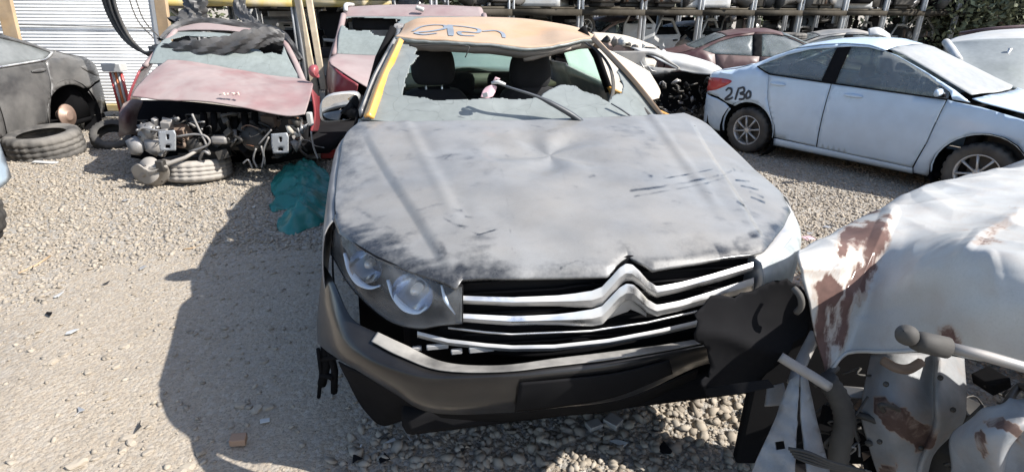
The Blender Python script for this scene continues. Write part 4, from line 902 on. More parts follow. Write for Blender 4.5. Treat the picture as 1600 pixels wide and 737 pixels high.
# more cars standing beyond, in front of the racks
m_maroon = mk('dusty maroon paint', (.055, .018, .02), .35, dust=.22, dcol=(.25, .2, .18)); m_pinkd = mk('faded pink paint', (.22, .15, .135), .6, dust=.4, dcol=(.28, .22, .19)); m_gcar = mk('dull grey paint', (.16, .17, .18), .4, dust=.4); m_cream = mk('cream paint', (.47, .42, .35), .5, dust=.3, dcol=(.42, .375, .315)); m_bronze = mk('bronze paint', (.2, .15, .11), .4, dust=.4)
def back_car(x, y, yaw, paint, label, K=(1, 1, 1), z=0, **k):
    o = empty('background_car', (x, y, z), radians(yaw), label=label, cat='car', group='wrecked cars in front of the racks'); sedan_car(o, paint, K=K, h=.16, detail=False, rims=5, **k); return o
back_car(3.3, 9.9, -8, m_maroon, 'maroon sedan behind the tail of the white sedan', z=-.15, K=(1, 1, .93))
back_car(5.6, 11.3, -14, m_gcar, 'grey sedan carrying a loose tyre on its roof', z=-.25, K=(1, 1, .97))
back_car(1.9, 11.9, 34, m_pinkd, 'faded beige sedan with dark windows standing under the rack', z=-.1)
back_car(3.9, 12.9, 28, m_bronze, 'bronze sedan with striped shadows on its hood under the rack', z=-.2)
tt = tyre_mesh(.31, .2, axm((.05, .05, 1), (0, 0, .1)))
def loose_tyre(px, py, y, label, R=.31, wd=.2, axis=(0, 0, 1), mat=None, z=None):
    p = GY(px, py, y); o = tyre_mesh(R, wd, axm(axis, (0, 0, 0))).build('tyre', mat or m_tyd, None, label=label, cat='tyre', group='loose tyres'); o.location = p if z is None else (p[0], p[1], z); return o
m_tyd = mk('dusty tyre rubber', (.035, .034, .033), .85, dust=.42, dcol=(.20, .185, .165), dscale=5)
# ------------------------------------------------------------------ white wreck in the right foreground
FWk = Frame(1.5, 1.5, 0)
def Wp(px, py, y): return FWk.loc(GY(px, py, y))
WR = empty('white_wreck', (1.5, 1.5, 0), 0, label='crumpled white car front with rusty bent hood in the right foreground', cat='car')
m_wh = mk('rust patched white hood', (.42, .418, .40), .38, var=.06, dust=.25, dcol=(.36, .35, .325), dscale=2, attr='rust', wear=(.095, .052, .042), wrough=.9, coat=.1, speck=.15)
m_wp = mk('shade toned dirty white panel', (.26, .275, .29), .45, dust=.4, dcol=(.12, .115, .11), dscale=6, bump=.3, bscale=25, attr='rust', wear=(.07, .042, .034), wrough=.9)  # white paint darkened for the shade under the hood, plus dirt and rust
HR = [[(1289, 600, 1.17), (1299, 585, 1.17), (1322, 560, 1.19), (1365, 556, 1.14), (1430, 553, 1.06), (1510, 561, .95), (1600, 580, .88), (1720, 622, .80), (1950, 760, .68), (2400, 950, .55)],
 [(1276, 540, 1.21), (1312, 520, 1.22), (1345, 503, 1.23), (1380, 497, 1.18), (1435, 488, 1.09), (1510, 480, .98), (1600, 482, .91), (1720, 515, .84), (1950, 640, .74), (2400, 800, .62)],
 [(1262, 475, 1.24), (1325, 462, 1.26), (1362, 452, 1.27), (1395, 445, 1.21), (1440, 424, 1.14), (1510, 396, 1.08), (1600, 401, 1.01), (1720, 420, .96), (1950, 520, .90), (2400, 640, .82)],
 [(1248, 415, 1.28), (1335, 392, 1.36), (1376, 380, 1.39), (1410, 374, 1.39), (1450, 366, 1.39), (1510, 358, 1.40), (1600, 360, 1.34), (1720, 366, 1.32), (1950, 420, 1.3), (2400, 500, 1.25)],
 [(1245, 401, 1.32), (1335, 360, 1.5), (1388, 336, 1.58), (1420, 326, 1.63), (1455, 317, 1.66), (1520, 305, 1.72), (1600, 300, 1.75), (1720, 300, 1.75), (1950, 300, 1.75), (2400, 310, 1.7)],
 [(1250, 397, 1.36), (1337, 350, 1.62), (1398, 315, 1.80), (1425, 302, 1.87), (1458, 292, 1.94), (1525, 276, 2.08), (1600, 263, 2.2), (1720, 250, 2.3), (1950, 240, 2.35), (2400, 240, 2.3)],
 [(1258, 402, 1.42), (1342, 356, 1.70), (1402, 321, 1.9), (1430, 308, 1.97), (1462, 298, 2.04), (1530, 282, 2.2), (1606, 268, 2.32), (1725, 255, 2.42), (1960, 246, 2.5), (2400, 246, 2.45)]]
G = patch([[Wp(*q) for q in r] for r in HR], 150, 300); V = G.reshape(-1, 3)  # columns beyond the view are shaped to shade the parts below
rg_ = lambda q: 1 - np.abs(2 * q)
V = V + np.stack([0 * V[:, 0], .006 * vnoise(V, 6, 4, 2), .012 * vnoise(V, 5, 5, 3) + .014 * rg_(vnoise(V * [1, .6, 1], 4.5, 15, 2)) ** 3 + .006 * rg_(vnoise(V * [.6, 1, 1], 9, 16, 2)) ** 3], 1)
hfc = grid_faces(150, 300); hc = V[hfc].mean(1); hq = proj(FWk.wor(hc)); torn = (hq[:, 0] + 60 * vnoise(hc, 9, 2, 2) > 1650) & (hc[:, 1] > 1.06 - 1.5 + .05 * vnoise(hc, 8, 3, 2)) & (hc[:, 1] < 1.85 - 1.5)  # opening cut out of view so sunlight reaches the gravel patch
pass
for pl_, h_, w_ in (([(1330, 470), (1390, 452), (1440, 426), (1500, 396), (1600, 402), (1720, 412)], .010, 26), ([(1392, 332), (1362, 400), (1335, 470), (1306, 575)], .008, 16), ([(1440, 300), (1490, 330), (1590, 336)], .007, 18), ([(1545, 405), (1560, 470), (1552, 560)], .007, 18), ([(1345, 505), (1420, 520), (1490, 558)], .006, 14), ([(1256, 424), (1300, 424), (1340, 410)], .007, 9), ([(1500, 396), (1530, 365), (1590, 335)], .006, 12), ([(1420, 440), (1455, 500), (1470, 555)], .006, 16)):
    V[:, 2] += h_ * np.clip(1 - stroke_d(proj(FWk.wor(V)), pl_) / w_, 0, 1)
wh = mo('hood', V, np.ascontiguousarray(hfc[~torn]), m_wh, WR, solid=.006)
pv = proj(FWk.wor(V)); nq = np.stack([vnoise(V * [2.2, 1, .7], 14, 6, 4), vnoise(V * [2.2, 1, .7], 14, 7, 4)], 1) * np.array([46, 60]); pn = pv + nq
rm = np.zeros(len(V))
for pl in ([(1306, 380), (1332, 354), (1364, 338), (1388, 334), (1388, 350), (1378, 378), (1367, 405), (1360, 432), (1344, 466), (1332, 490), (1316, 535), (1306, 556), (1304, 530), (1320, 480), (1340, 440), (1350, 412), (1358, 376), (1334, 380), (1312, 394), (1302, 398)],
           [(1268, 440), (1320, 432), (1326, 455), (1306, 482), (1298, 520), (1296, 560), (1288, 585), (1282, 540), (1276, 490)], [(1503, 388), (1540, 366), (1578, 342), (1590, 336), (1575, 352), (1535, 378)], [(1466, 520), (1490, 512), (1498, 520), (1492, 534), (1470, 530)], [(1250, 421), (1300, 420), (1325, 415), (1322, 420), (1290, 426), (1255, 426)]):
    rm = np.maximum(rm, sum(inpoly(pn + np.array(o_), pl).astype(float) for o_ in ((0, 0), (7, 3), (-7, -2), (3, 8), (-3, -8), (5, -6), (-5, 6))) / 7)
a = wh.data.attributes.new('rust', 'FLOAT', 'POINT'); a.data.foreach_set('value', rm.astype(np.float32))
def rust_attr(o, fn):
    n = len(o.data.vertices); co = np.empty(n * 3); o.data.vertices.foreach_get('co', co); v = co.reshape(-1, 3)
    a = o.data.attributes.new('rust', 'FLOAT', 'POINT'); a.data.foreach_set('value', fn(v, proj(FWk.wor(v)) + np.stack([vnoise(v, 16, 6, 3), vnoise(v, 16, 7, 3)], 1) * 30).astype(np.float32))
# inner panel under the hood, curved, with a rust patch
inn = patch_obj('inner_panel', [[Wp(1362, 556, 1.26), Wp(1400, 552, 1.22), Wp(1455, 552, 1.22), Wp(1470, 553, 1.20), Wp(1505, 560, 1.24)], [Wp(1348, 630, 1.18), Wp(1395, 630, 1.12), Wp(1456, 625, 1.13), Wp(1468, 625, 1.10), Wp(1507, 620, 1.14)], [Wp(1351, 668, 1.16), Wp(1400, 672, 1.10), Wp(1452, 668, 1.11), Wp(1466, 666, 1.09), Wp(1500, 660, 1.12)], [Wp(1372, 735, 1.15), Wp(1405, 738, 1.10), Wp(1430, 735, 1.10), Wp(1440, 730, 1.09), Wp(1454, 715, 1.12)], [Wp(1395, 790, 1.15), Wp(1410, 795, 1.12), Wp(1425, 795, 1.12), Wp(1432, 795, 1.12), Wp(1440, 790, 1.13)]], 60, 60, m_wp, WR, solid=.004, disp=lambda V: .010 * np.stack([0 * V[:, 0], vnoise(V, 9, 2, 3), vnoise(V, 9, 3, 3)], 1))
for (px, py) in ((1385, 600), (1470, 590), (1490, 640), (1375, 690), (1440, 700)):
    MB().lathe([(.001, .003), (.004, .003), (.0045, 0), (.007, 0), (.007, -.003)], 8, axm((0, -1, .3), Wp(px, py, 1.085))).build('bolt', m_dmetal, inn)
rust_attr(inn, lambda v, p: np.maximum(inpoly(p, [(1364, 622), (1385, 618), (1410, 632), (1445, 650), (1470, 665), (1455, 690), (1425, 698), (1410, 680), (1385, 660), (1365, 648)]), inpoly(p, [(1375, 722), (1400, 718), (1405, 745), (1385, 750)])) * (.52 + .9 * vnoise(v, 22, 8, 3)))
MB().tube(cr(np.array([Wp(1380, 563, 1.16), Wp(1400, 574, 1.13), Wp(1420, 576, 1.13), Wp(1438, 566, 1.15)]), 14), .012, 8).build('panel_rim', m_rustm, inn)
# pale bent post and its foot at the left
def slab(name, pl, fy, mat, h=10, th=.005, nz=.0, holes=()):
    o = sheet_obj(name, pl, h, lambda a, b: np.array([Wp(p, q, fy(p, q) + nz * (sin(p * .31 + q * .17) + sin(q * .23 - p * .11)) / 2) for p, q in zip(a, b)]), mat, WR, solid=th, holes=holes, smooth=False); return o
po = slab('bent_post', [(1234, 592), (1250, 584), (1246, 650), (1243, 720), (1240, 800), (1150, 800), (1182, 716), (1214, 650)], lambda x, y: 1.16 - .0009 * (y - 590) - .0008 * (x - 1200), m_wp, nz=.006, holes=([(1212, 690), (1226, 688), (1228, 700), (1214, 703)],))
rust_attr(po, lambda v, p: .75 * (vnoise(v, 12, 3, 3) > .18))
po2 = slab('bent_post', [(1250, 584), (1259, 590), (1272, 650), (1291, 724), (1308, 800), (1268, 800), (1258, 720), (1250, 650)], lambda x, y: 1.12 - .0009 * (y - 590) + .0012 * (x - 1250), m_wp, nz=.006)
rust_attr(po2, lambda v, p: .75 * (vnoise(v, 12, 5, 3) > .2))
gu = patch_obj('gusset', [[Wp(1200, 605, 1.24), Wp(1225, 598, 1.2)], [Wp(1196, 635, 1.2), Wp(1232, 632, 1.15)]], 10, 10, m_wp, WR, solid=.004); rust_attr(gu, lambda v, p: 0 * v[:, 0])
MB().tube(cr(np.array([Wp(1275, 520, 1.3), Wp(1262, 545, 1.27), Wp(1248, 575, 1.2), Wp(1240, 600, 1.15)]), 14), .016, 8, flat=.5).build('inner_rail', m_metal, WR)
MB().tube(cr(np.array([Wp(1219, 557, 1.12), Wp(1240, 570, 1.10), Wp(1270, 588, 1.08), Wp(1295, 604, 1.07)]), 14), .0125, 10).build('grey_pipe', m_metal, WR)
MB().tube(cr(np.array([Wp(1290, 590, 1.14), Wp(1312, 625, 1.13), Wp(1320, 660, 1.12), Wp(1312, 700, 1.11), Wp(1305, 760, 1.10)]), 30), [.024 + .0025 * (k % 2) for k in range(30)], 12).build('coolant_hose', m_rub, WR)
for k in range(4):
    MB().tube(cr(np.array([Wp(1232 + 3 * k, 700 + 4 * k, 1.0), Wp(1262, 706 + 5 * k, .98), Wp(1300, 722 + 3 * k, .98), Wp(1350, 735, 1.0)]), 14), .004, 6).build('wiring', m_rub, WR)
# crumpled fender piece bottom right
fp = patch_obj('crumpled_fender', [[Wp(1540, 652, .90), Wp(1570, 646, .86), Wp(1610, 648, .84), Wp(1680, 655, .84)], [Wp(1497, 690, .92), Wp(1545, 680, .82), Wp(1610, 675, .80), Wp(1690, 690, .80)], [Wp(1500, 740, .90), Wp(1560, 735, .80), Wp(1620, 745, .84), Wp(1690, 750, .82)], [Wp(1490, 790, .9), Wp(1560, 800, .8), Wp(1620, 800, .82), Wp(1690, 800, .82)]], 40, 50, m_wp, WR, solid=.004, disp=lambda V: np.stack([.03 * vnoise(V, 7, 1, 2), .04 * (1 - np.abs(2 * vnoise(V * [1.6, 1, .4], 8, 2, 2))) ** 2, .03 * vnoise(V, 7, 3, 2)], 1))
rust_attr(fp, lambda v, p: np.maximum(inpoly(p, [(1545, 655), (1575, 655), (1600, 668), (1600, 690), (1570, 672), (1550, 668)]), inpoly(p, [(1533, 672), (1546, 675), (1552, 705), (1545, 718), (1534, 695)])) * (.55 + .9 * vnoise(v, 22, 9, 3)))
MB().tube(cr(V.reshape(150, 300, 3)[0, :260:4], 200), .005, 6).build('hood_hem', m_wh, wh)
rs = np.random.RandomState(14)
for k in range(46):
    x0, y0 = rs.uniform(1300, 1620), rs.uniform(585, 745); yy = rs.uniform(1.12, 1.3) if x0 < 1510 else rs.uniform(1.0, 1.25); p = [Wp(x0, y0, yy)]
    for j in range(3): x0 += rs.uniform(-45, 45); y0 += rs.uniform(-25, 35); p.append(Wp(x0, y0, yy + rs.uniform(-.04, .04)))
    MB().tube(cr(np.array(p), 14), rs.choice([.003, .004, .006, .009]), 6).build('loose_wire', [m_rub, m_dmetal, m_rub, m_metal][k % 4], WR)
for k in range(26):
    x0, y0 = rs.uniform(1300, 1620), rs.uniform(590, 740); p = Wp(x0, y0, rs.uniform(1.14, 1.32)); R_ = np.array(Matrix.Rotation(rs.rand() * 6, 3, Vector(rs.randn(3))))
    MB().box(p, rs.uniform(.015, .07, 3), R_).build('bay_bracket', [m_dmetal, m_rustm, m_black, m_metal][k % 4], WR, bevel=.003)
# gas strut with its ball joint
st = MB().tube([Wp(1478, 541, .86), Wp(1540, 556, .845), Wp(1610, 576, .83), Wp(1720, 606, .81)], .0105, 14).build('gas_strut', m_metal, WR)
MB().tube([Wp(1428, 531, .87), Wp(1440, 534, .868), Wp(1480, 543, .86)], [.017, .020, .020], 16).build('strut_collar', m_rub, st)
bm_ = MB(); c_ = Wp(1417, 523, .868)
bm_.lathe([(.001, .021), (.010, .018), (.017, .010), (.0195, 0), (.017, -.012), (.012, -.02), (.001, -.021)], 18, axm((-.6, -.3, .55), c_)).build('ball_joint', m_rub, st)
# torn black liner hanging at the left
lin = [(1085, 492), (1100, 476), (1113, 462), (1148, 463), (1175, 452), (1205, 441), (1232, 437), (1252, 446), (1262, 470), (1268, 495), (1262, 520), (1240, 535), (1225, 560), (1205, 575), (1190, 592), (1165, 612), (1130, 612), (1098, 604), (1094, 590), (1108, 588), (1112, 572), (1106, 545), (1100, 536), (1083, 528), (1088, 512)]
def linf(x, y):
    q = np.stack([x * .012, y * .012, 0 * x], 1); w_ = .045 * (1 - np.abs(2 * vnoise(q, .8, 8, 1))) ** 3 + .004 * vnoise(q, 5, 9, 2)
    return np.array([Wp(a, b, 1.22 + .0009 * (a - 1180) - k) for a, b, k in zip(x, y, w_)])
lin = [(p[0] + random.uniform(-3, 3), p[1] + random.uniform(-3, 3)) for i_ in range(len(lin)) for p in (np.array(lin[i_]), np.array(lin[i_]) * .6 + np.array(lin[(i_ + 1) % len(lin)]) * .4)]
sheet_obj('torn_liner', lin, 7, linf, m_black, WR, solid=.003, autos=60)
MB().tube(cr(np.array([Wp(1240, 450, 1.2), Wp(1250, 462, 1.18), Wp(1252, 478, 1.18), Wp(1244, 488, 1.19)]), 14), [.008] * 14, 8).build('liner_clip', m_rub, WR)
patch_obj('liner_flap', [[Wp(1100, 606, 1.15), Wp(1140, 600, 1.1), Wp(1200, 592, 1.08)], [Wp(1105, 618, 1.14), Wp(1150, 616, 1.08), Wp(1210, 604, 1.07)]], 10, 20, m_black, WR, solid=.003)
# dark engine bay and the body running off to the right
def wl(x, y, z): return (x - 1.5, y - 1.5, z)
R30 = np.array([[cos(.58), -sin(.58), 0], [sin(.58), cos(.58), 0], [0, 0, 1]])
MB().box(wl(2.75, 2.0, .42), (.9, .8, .5), R30).build('engine_bay', m_black, WR, bevel=.05)
MB().box(wl(1.05, 1.40, .42), (.62, .04, .60)).build('radiator_support', m_black, WR, bevel=.01)
MB().box(wl(1.35, 1.15, .30), (.3, .5, .25), R30).build('cross_member', m_dmetal, WR, bevel=.03)
MB().box(wl(3.05, 2.2, .52), (1.7, 1.5, .6), R30).build('body_shell', m_wp, WR, bevel=.12)
MB().box(wl(3.6, 2.6, 1.0), (1.1, 1.3, .42), R30, taper=.8).build('cabin', m_carglass, WR, bevel=.08)
wheel(wl(2.3, 1.2, .29), (.5, -.85, 0), .29, .19, WR, 6, 'wheel', m_steel)
patch_obj('unseen_shade_fender', [[wl(1.22, .42, .80), wl(1.6, .62, .82), wl(2.2, 1.0, .85)], [wl(1.25, .42, .6), wl(1.62, .6, .6), wl(2.25, .98, .6)], [wl(1.22, .45, .2), wl(1.6, .62, .2), wl(2.2, 1.0, .2)]], 12, 20, m_wp, WR, solid=.006)  # out of view, added to shade the parts under the hood
# rusty box section and battery tray on the ground below
MB().box(wl(1.02, 1.33, .06), (.10, .28, .12), R30).build('rusty_rail', m_rustm, WR, bevel=.01)

# ------------------------------------------------------------------ red wreck with its engine bay open
FRd = Frame(-2.6, 5.3, 0)
def Rp(px, py, y): return FRd.loc(GY(px, py, y))
RD = empty('red_wreck', (-2.6, 5.3, 0), 0, label='pinkish red wreck with its whole front torn off and engine bay open', cat='car')
m_red = mk('sun faded red paint', (.20, .085, .088), .5, var=.15, dust=.9, dcol=(.275, .225, .215), dscale=2.0)
m_redb = mk('deep red paint', (.22, .025, .035), .3, dust=.15, dcol=(.35, .2, .18), coat=.3)
rh = [[Rp(205, 149, 4.80), Rp(240, 153, 4.76), Rp(293, 156, 4.74), Rp(338, 160, 4.72), Rp(388, 169, 4.70), Rp(449, 180, 4.68), Rp(476, 177, 4.72)],
      [Rp(214, 136, 4.95), Rp(250, 131, 4.95), Rp(298, 132, 4.95), Rp(345, 137, 4.93), Rp(395, 146, 4.92), Rp(452, 155, 4.92), Rp(483, 155, 4.95)],
      [Rp(238, 112, 5.30), Rp(265, 108, 5.30), Rp(308, 112, 5.28), Rp(352, 118, 5.27), Rp(400, 127, 5.27), Rp(455, 134, 5.27), Rp(489, 134, 5.30)],
      [Rp(262, 94, 5.62), Rp(285, 95, 5.66), Rp(322, 100, 5.68), Rp(364, 107, 5.68), Rp(408, 114, 5.68), Rp(458, 121, 5.66), Rp(487, 128, 5.55)]]
patch_obj('hood', rh, 50, 90, m_red, RD, solid=.01, disp=lambda V: np.stack([0 * V[:, 0], 0 * V[:, 0], .035 * vnoise(V, 3.2, 4, 3)], 1))
for k, st in enumerate([[(343, 150), (350, 147), (352, 151)], [(356, 147), (356, 151)], [(360, 147), (366, 147), (364, 151)], [(368, 150), (372, 146), (374, 151)]]):
    MB().tube([Rp(px, py - 1.5, 4.76) for px, py in st], .011, 6, flat=.3).build('painted_mark', mk('cream paint mark', (.6, .5, .42), .7), RD)
rgl = dusty_glass('dusty red car windscreen', (.235, .265, .255), .78, .97, True, 3, 7)
rwb = [Rp(232, 99, 5.72), Rp(300, 101, 5.70), Rp(370, 111, 5.70), Rp(430, 121, 5.70), Rp(470, 127, 5.72)]
rwt = [Rp(274, 50, 6.30), Rp(315, 50, 6.25), Rp(360, 53, 6.22), Rp(405, 58, 6.25), Rp(440, 62, 6.30)]
rwm = [a * .5 + b * .5 + np.array([0, -.06, .03]) for a, b in zip(rwb, rwt)]
rhole = [(266, 62), (290, 56), (330, 58), (380, 62), (425, 64), (444, 70), (440, 86), (425, 82), (412, 84), (405, 78), (380, 74), (350, 76), (330, 80), (312, 77), (290, 75), (270, 72)]
patch_obj('windscreen', [rwb, rwm, rwt], 60, 90, rgl, RD, solid=.005, cut=lambda c: inpoly(proj(FRd.wor(c)), rhole))
rr_ = [[Rp(272, 50, 6.30), Rp(315, 47, 6.26), Rp(360, 50, 6.24), Rp(405, 55, 6.26), Rp(442, 60, 6.30)], [Rp(280, 40, 6.6), Rp(320, 36, 6.6), Rp(360, 38, 6.6), Rp(405, 44, 6.6), Rp(436, 52, 6.6)], [Rp(292, 36, 7.6), Rp(325, 33, 7.6), Rp(360, 34, 7.6), Rp(400, 40, 7.6), Rp(430, 48, 7.6)]]
patch_obj('roof', rr_, 30, 40, m_red, RD, solid=.01, disp=lambda V: .04 * np.stack([0 * V[:, 0], 0 * V[:, 0], vnoise(V, 3, 3, 2)], 1))
for A in ([Rp(226, 104, 5.70), Rp(250, 76, 5.95), Rp(274, 48, 6.3)], [Rp(474, 128, 5.70), Rp(460, 95, 5.98), Rp(441, 59, 6.3)]):
    MB().tube(cr(np.array(A), 14), .032, 8, flat=.7).build('a_pillar', m_red, RD)
patch_obj('side_panel', [[Rp(484, 138, 5.45), Rp(494, 150, 5.9), Rp(497, 150, 6.6)], [Rp(490, 178, 5.4), Rp(497, 178, 5.9), Rp(498, 176, 6.6)], [Rp(484, 205, 5.35), Rp(494, 205, 5.9), Rp(497, 200, 6.6)]], 20, 20, m_redb, RD, solid=.02)
patch_obj('side_panel', [[Rp(215, 112, 5.6), Rp(222, 104, 6.0), Rp(240, 92, 7.0)], [Rp(200, 150, 5.5), Rp(206, 145, 6.0), Rp(222, 130, 7.0)], [Rp(196, 190, 5.5), Rp(200, 190, 6.0), Rp(215, 175, 7.0)]], 20, 20, m_redb, RD, solid=.02)
patch_obj('broken_fender', [[Rp(190, 165, 5.1), Rp(205, 158, 5.2), Rp(222, 158, 5.25)], [Rp(186, 190, 5.0), Rp(198, 185, 5.0), Rp(214, 185, 5.15)], [Rp(190, 215, 5.1), Rp(200, 212, 5.05), Rp(212, 212, 5.15)]], 16, 16, mk('black and red liner', (.05, .018, .02), .5, dust=.3), RD, solid=.01, disp=lambda V: .06 * np.stack([vnoise(V, 5, 1, 2), vnoise(V, 5, 2, 2), vnoise(V, 5, 3, 2)], 1))
MB().tube(cr(np.array([Rp(487, 118, 5.45), Rp(492, 112, 5.45), Rp(497, 112, 5.45)]), 8), [.03, .05, .06, .065, .065, .06, .05, .02], 12).build('door_mirror', m_redb, RD)
# engine bay: dark cavity, block, pipes, hoses, brackets
patch_obj('bay_wall', [[Rp(208, 158, 5.5), Rp(300, 160, 5.7), Rp(400, 172, 5.7), Rp(484, 182, 5.5)], [Rp(205, 200, 5.3), Rp(300, 215, 5.55), Rp(400, 220, 5.55), Rp(482, 215, 5.3)], [Rp(205, 245, 5.3), Rp(300, 262, 5.5), Rp(400, 260, 5.5), Rp(482, 245, 5.3)]], 20, 30, m_black, RD, solid=.02)
rs = np.random.RandomState(5)
MB().box(Rp(360, 205, 5.15), (.62, .35, .30)).build('engine_block', m_dmetal, RD, bevel=.04)
for k in range(6):
    px = 318 + k * 16; MB().tube(cr(np.array([Rp(px, 178, 5.0), Rp(px + 1, 192, 4.93), Rp(px + 4, 210, 4.98)]), 10), .030, 10).build('intake_runner', m_black, RD)
MB().lathe([(.001, .05), (.06, .05), (.075, .03), (.08, -.03), (.05, -.06)], 20, axm((0, -1, .1), Rp(306, 228, 4.85))).build('pulley', m_dmetal, RD)
MB().lathe([(.001, .06), (.09, .06), (.11, .03), (.12, -.05)], 20, axm((0, -1, .2), Rp(398, 216, 4.85))).build('gearbox_bell', m_dmetal, RD)
MB().box(Rp(345, 218, 4.82), (.14, .1, .07)).build('alternator', m_metal, RD, bevel=.02)
for k in range(70):
    x0, y0 = rs.uniform(222, 474), rs.uniform(180, 232); p = [Rp(x0, y0, rs.uniform(4.75, 5.1))]
    for j in range(3): x0 += rs.uniform(-22, 22); y0 += rs.uniform(-8, 16); p.append(Rp(x0, min(y0, 250), rs.uniform(4.72, 5.05)))
    MB().tube(cr(np.array(p), 14), rs.choice([.004, .006, .009, .013]), 6).build('engine_hose', [m_rub, m_dmetal, m_metal, m_dmetal, m_rub, m_rustm][k % 6], RD)
for pl in ([(300, 178), (310, 200), (320, 220), (322, 226)], [(270, 215), (300, 210), (320, 212), (328, 222), (318, 230), (296, 237)], [(216, 205), (225, 200), (245, 204), (262, 203)]):
    MB().tube(cr(np.array([Rp(*q, 4.72) for q in pl]), 14), .010, 8).build('metal_pipe', m_metal, RD)
def plate(cx, cy, y):
    pl = [(-16, -17), (12, -19), (15, -12), (15, 17), (-12, 18), (-15, 4)]
    ho = [(-2, -12), (3, -12), (4, -3), (-1, -2)]; ho2 = [(-3, 7), (5, 7), (6, 13), (-4, 13)]
    return sheet_obj('bumper_mount', pl, 4, lambda a, b: np.array([Rp(cx + p * .88, cy + q * .88, y) for p, q in zip(a, b)]), m_mount, RD, holes=(ho, ho2), solid=.008, smooth=False)
for k in range(40):
    p = Rp(rs.uniform(225, 470), rs.uniform(185, 240), rs.uniform(4.8, 5.1)); R_ = np.array(Matrix.Rotation(rs.rand() * 6, 3, Vector(rs.randn(3))))
    MB().box(p, rs.uniform(.03, .12, 3), R_).build('engine_part', [m_dmetal, m_black, m_rustm, m_dmetal, m_metal][k % 5], RD, bevel=.006)
m_mount = mk('silver mounting plate', (.36, .38, .40), .4, .3, dust=.2)
plate(262, 220, 4.66); plate(438, 224, 4.62)
rs = np.random.RandomState(9)
for (cx, cy) in ((226, 214), (215, 228), (238, 206), (240, 226)):
    p = Rp(cx, cy, 4.78); v = IV * np.array([.07, .05, .08]) * (1 + .35 * rs.randn(12, 1)) + p; mo('crushed_metal', v, IF, m_metal, RD, smooth=False)
for k in range(7):
    p = Rp(458 + rs.uniform(-18, 26), 200 + rs.uniform(-12, 28), 4.75); v = IV * np.array([.03, .03, .05]) * (1 + .4 * rs.randn(12, 1)) + p; mo('crushed_metal', v, IF, [m_metal, m_cream, m_dmetal][k % 3], RD, smooth=False)
MB().box(Rp(484, 186, 4.9), (.05, .05, .12)).build('white_stub', m_white, RD, bevel=.01)
for pl in ([(486, 205), (490, 230), (497, 248)], [(465, 200), (470, 216), (468, 228)], [(400, 232), (396, 248), (402, 262)], [(408, 228), (412, 245), (409, 262)], [(380, 255), (388, 250), (395, 264)], [(420, 214), (412, 235), (414, 256)], [(405, 225), (418, 210), (424, 203)]):
    MB().tube(cr(np.array([Rp(*q, 4.7) for q in pl]), 12), .008, 6).build('hanging_wire', m_metal, RD)
# dropped brake shield and control arm
sh = [(206, 262), (216, 256), (226, 262), (236, 266), (250, 262), (260, 258), (265, 268), (262, 280), (252, 288), (238, 290), (222, 286), (211, 276)]
m_sh = mk('dusty pale sheet metal', (.28, .26, .235), .7, dust=.4, dcol=(.33, .30, .265))
bs = sheet_obj('brake_shield', smooth_poly(sh, 50), 4, lambda a, b: np.array([Rp(p, q, 4.72 - .08 * cos((p - 235) * .05) - .004 * (288 - q)) for p, q in zip(a, b)]), m_sh, RD, solid=.008)
dk = axm((-.25, -1, .45), Rp(232, 266, 4.60)); dsk = MB().lathe([(.001, .03), (.03, .03), (.034, .02), (.05, .018), (.052, .004), (.115, .002), (.118, -.010), (.06, -.014)], 30, dk).build('brake_disc', m_sh, RD)
for a_ in range(5): MB().lathe([(.001, .008), (.006, .008), (.006, 0)], 8, (dk[0], dk[1] + dk[0] @ np.array([.038 * cos(a_ * 1.257), .038 * sin(a_ * 1.257), .018]))).build('wheel_stud', m_dmetal, dsk)
MB().box(Rp(252, 259, 4.58), (.07, .06, .10)).build('brake_caliper', m_dmetal, RD, bevel=.012)
for a_ in range(4): MB().tube([Rp(232, 268, 4.63), Rp(212 + a_ * 14, 274 + 4 * (a_ % 2) + a_ * 2, 4.64)], .006, 6).build('shield_rib', m_dmetal, bs)
MB().tube([Rp(238, 268, 4.6), Rp(262, 256, 4.62), Rp(290, 246, 4.68), Rp(312, 233, 4.75)], [.02, .02, .016, .012], 8).build('control_arm', m_sh, RD)
MB().tube([Rp(222, 274, 4.58), Rp(240, 262, 4.58), Rp(258, 258, 4.58)], .02, 8).build('knuckle', m_sh, RD)
MB().box((.15, 1.2, .22), (1.35, 2.6, .08)).build('floor_pan', m_black, RD)
for s_ in (-1, 1): wheel((.1 + s_ * .62, 2.6, .29), (s_, 0, 0), .29, .19, RD, 6, 'wheel', m_steel)
loose_tyre(307, 262, 4.95, 'worn pale tyre lying flat under the front of the red wreck', .30, .19, (0, .12, 1), m_sh, z=.10)
t2 = loose_tyre(75, 236, 5.75, 'dusty tyre lying flat on the gravel in front of the black sedan', .34, .27, (-.02, -.10, 1), z=.125)
t3 = loose_tyre(1234, 60, 11.8, 'dark tyre lying on the roof of a grey sedan', .31, .2)
t4 = loose_tyre(178, 218, 6.2, 'small black tyre in the shadow left of the red wreck', .22, .16, (.4, -.6, 1), m_rub, z=.1)

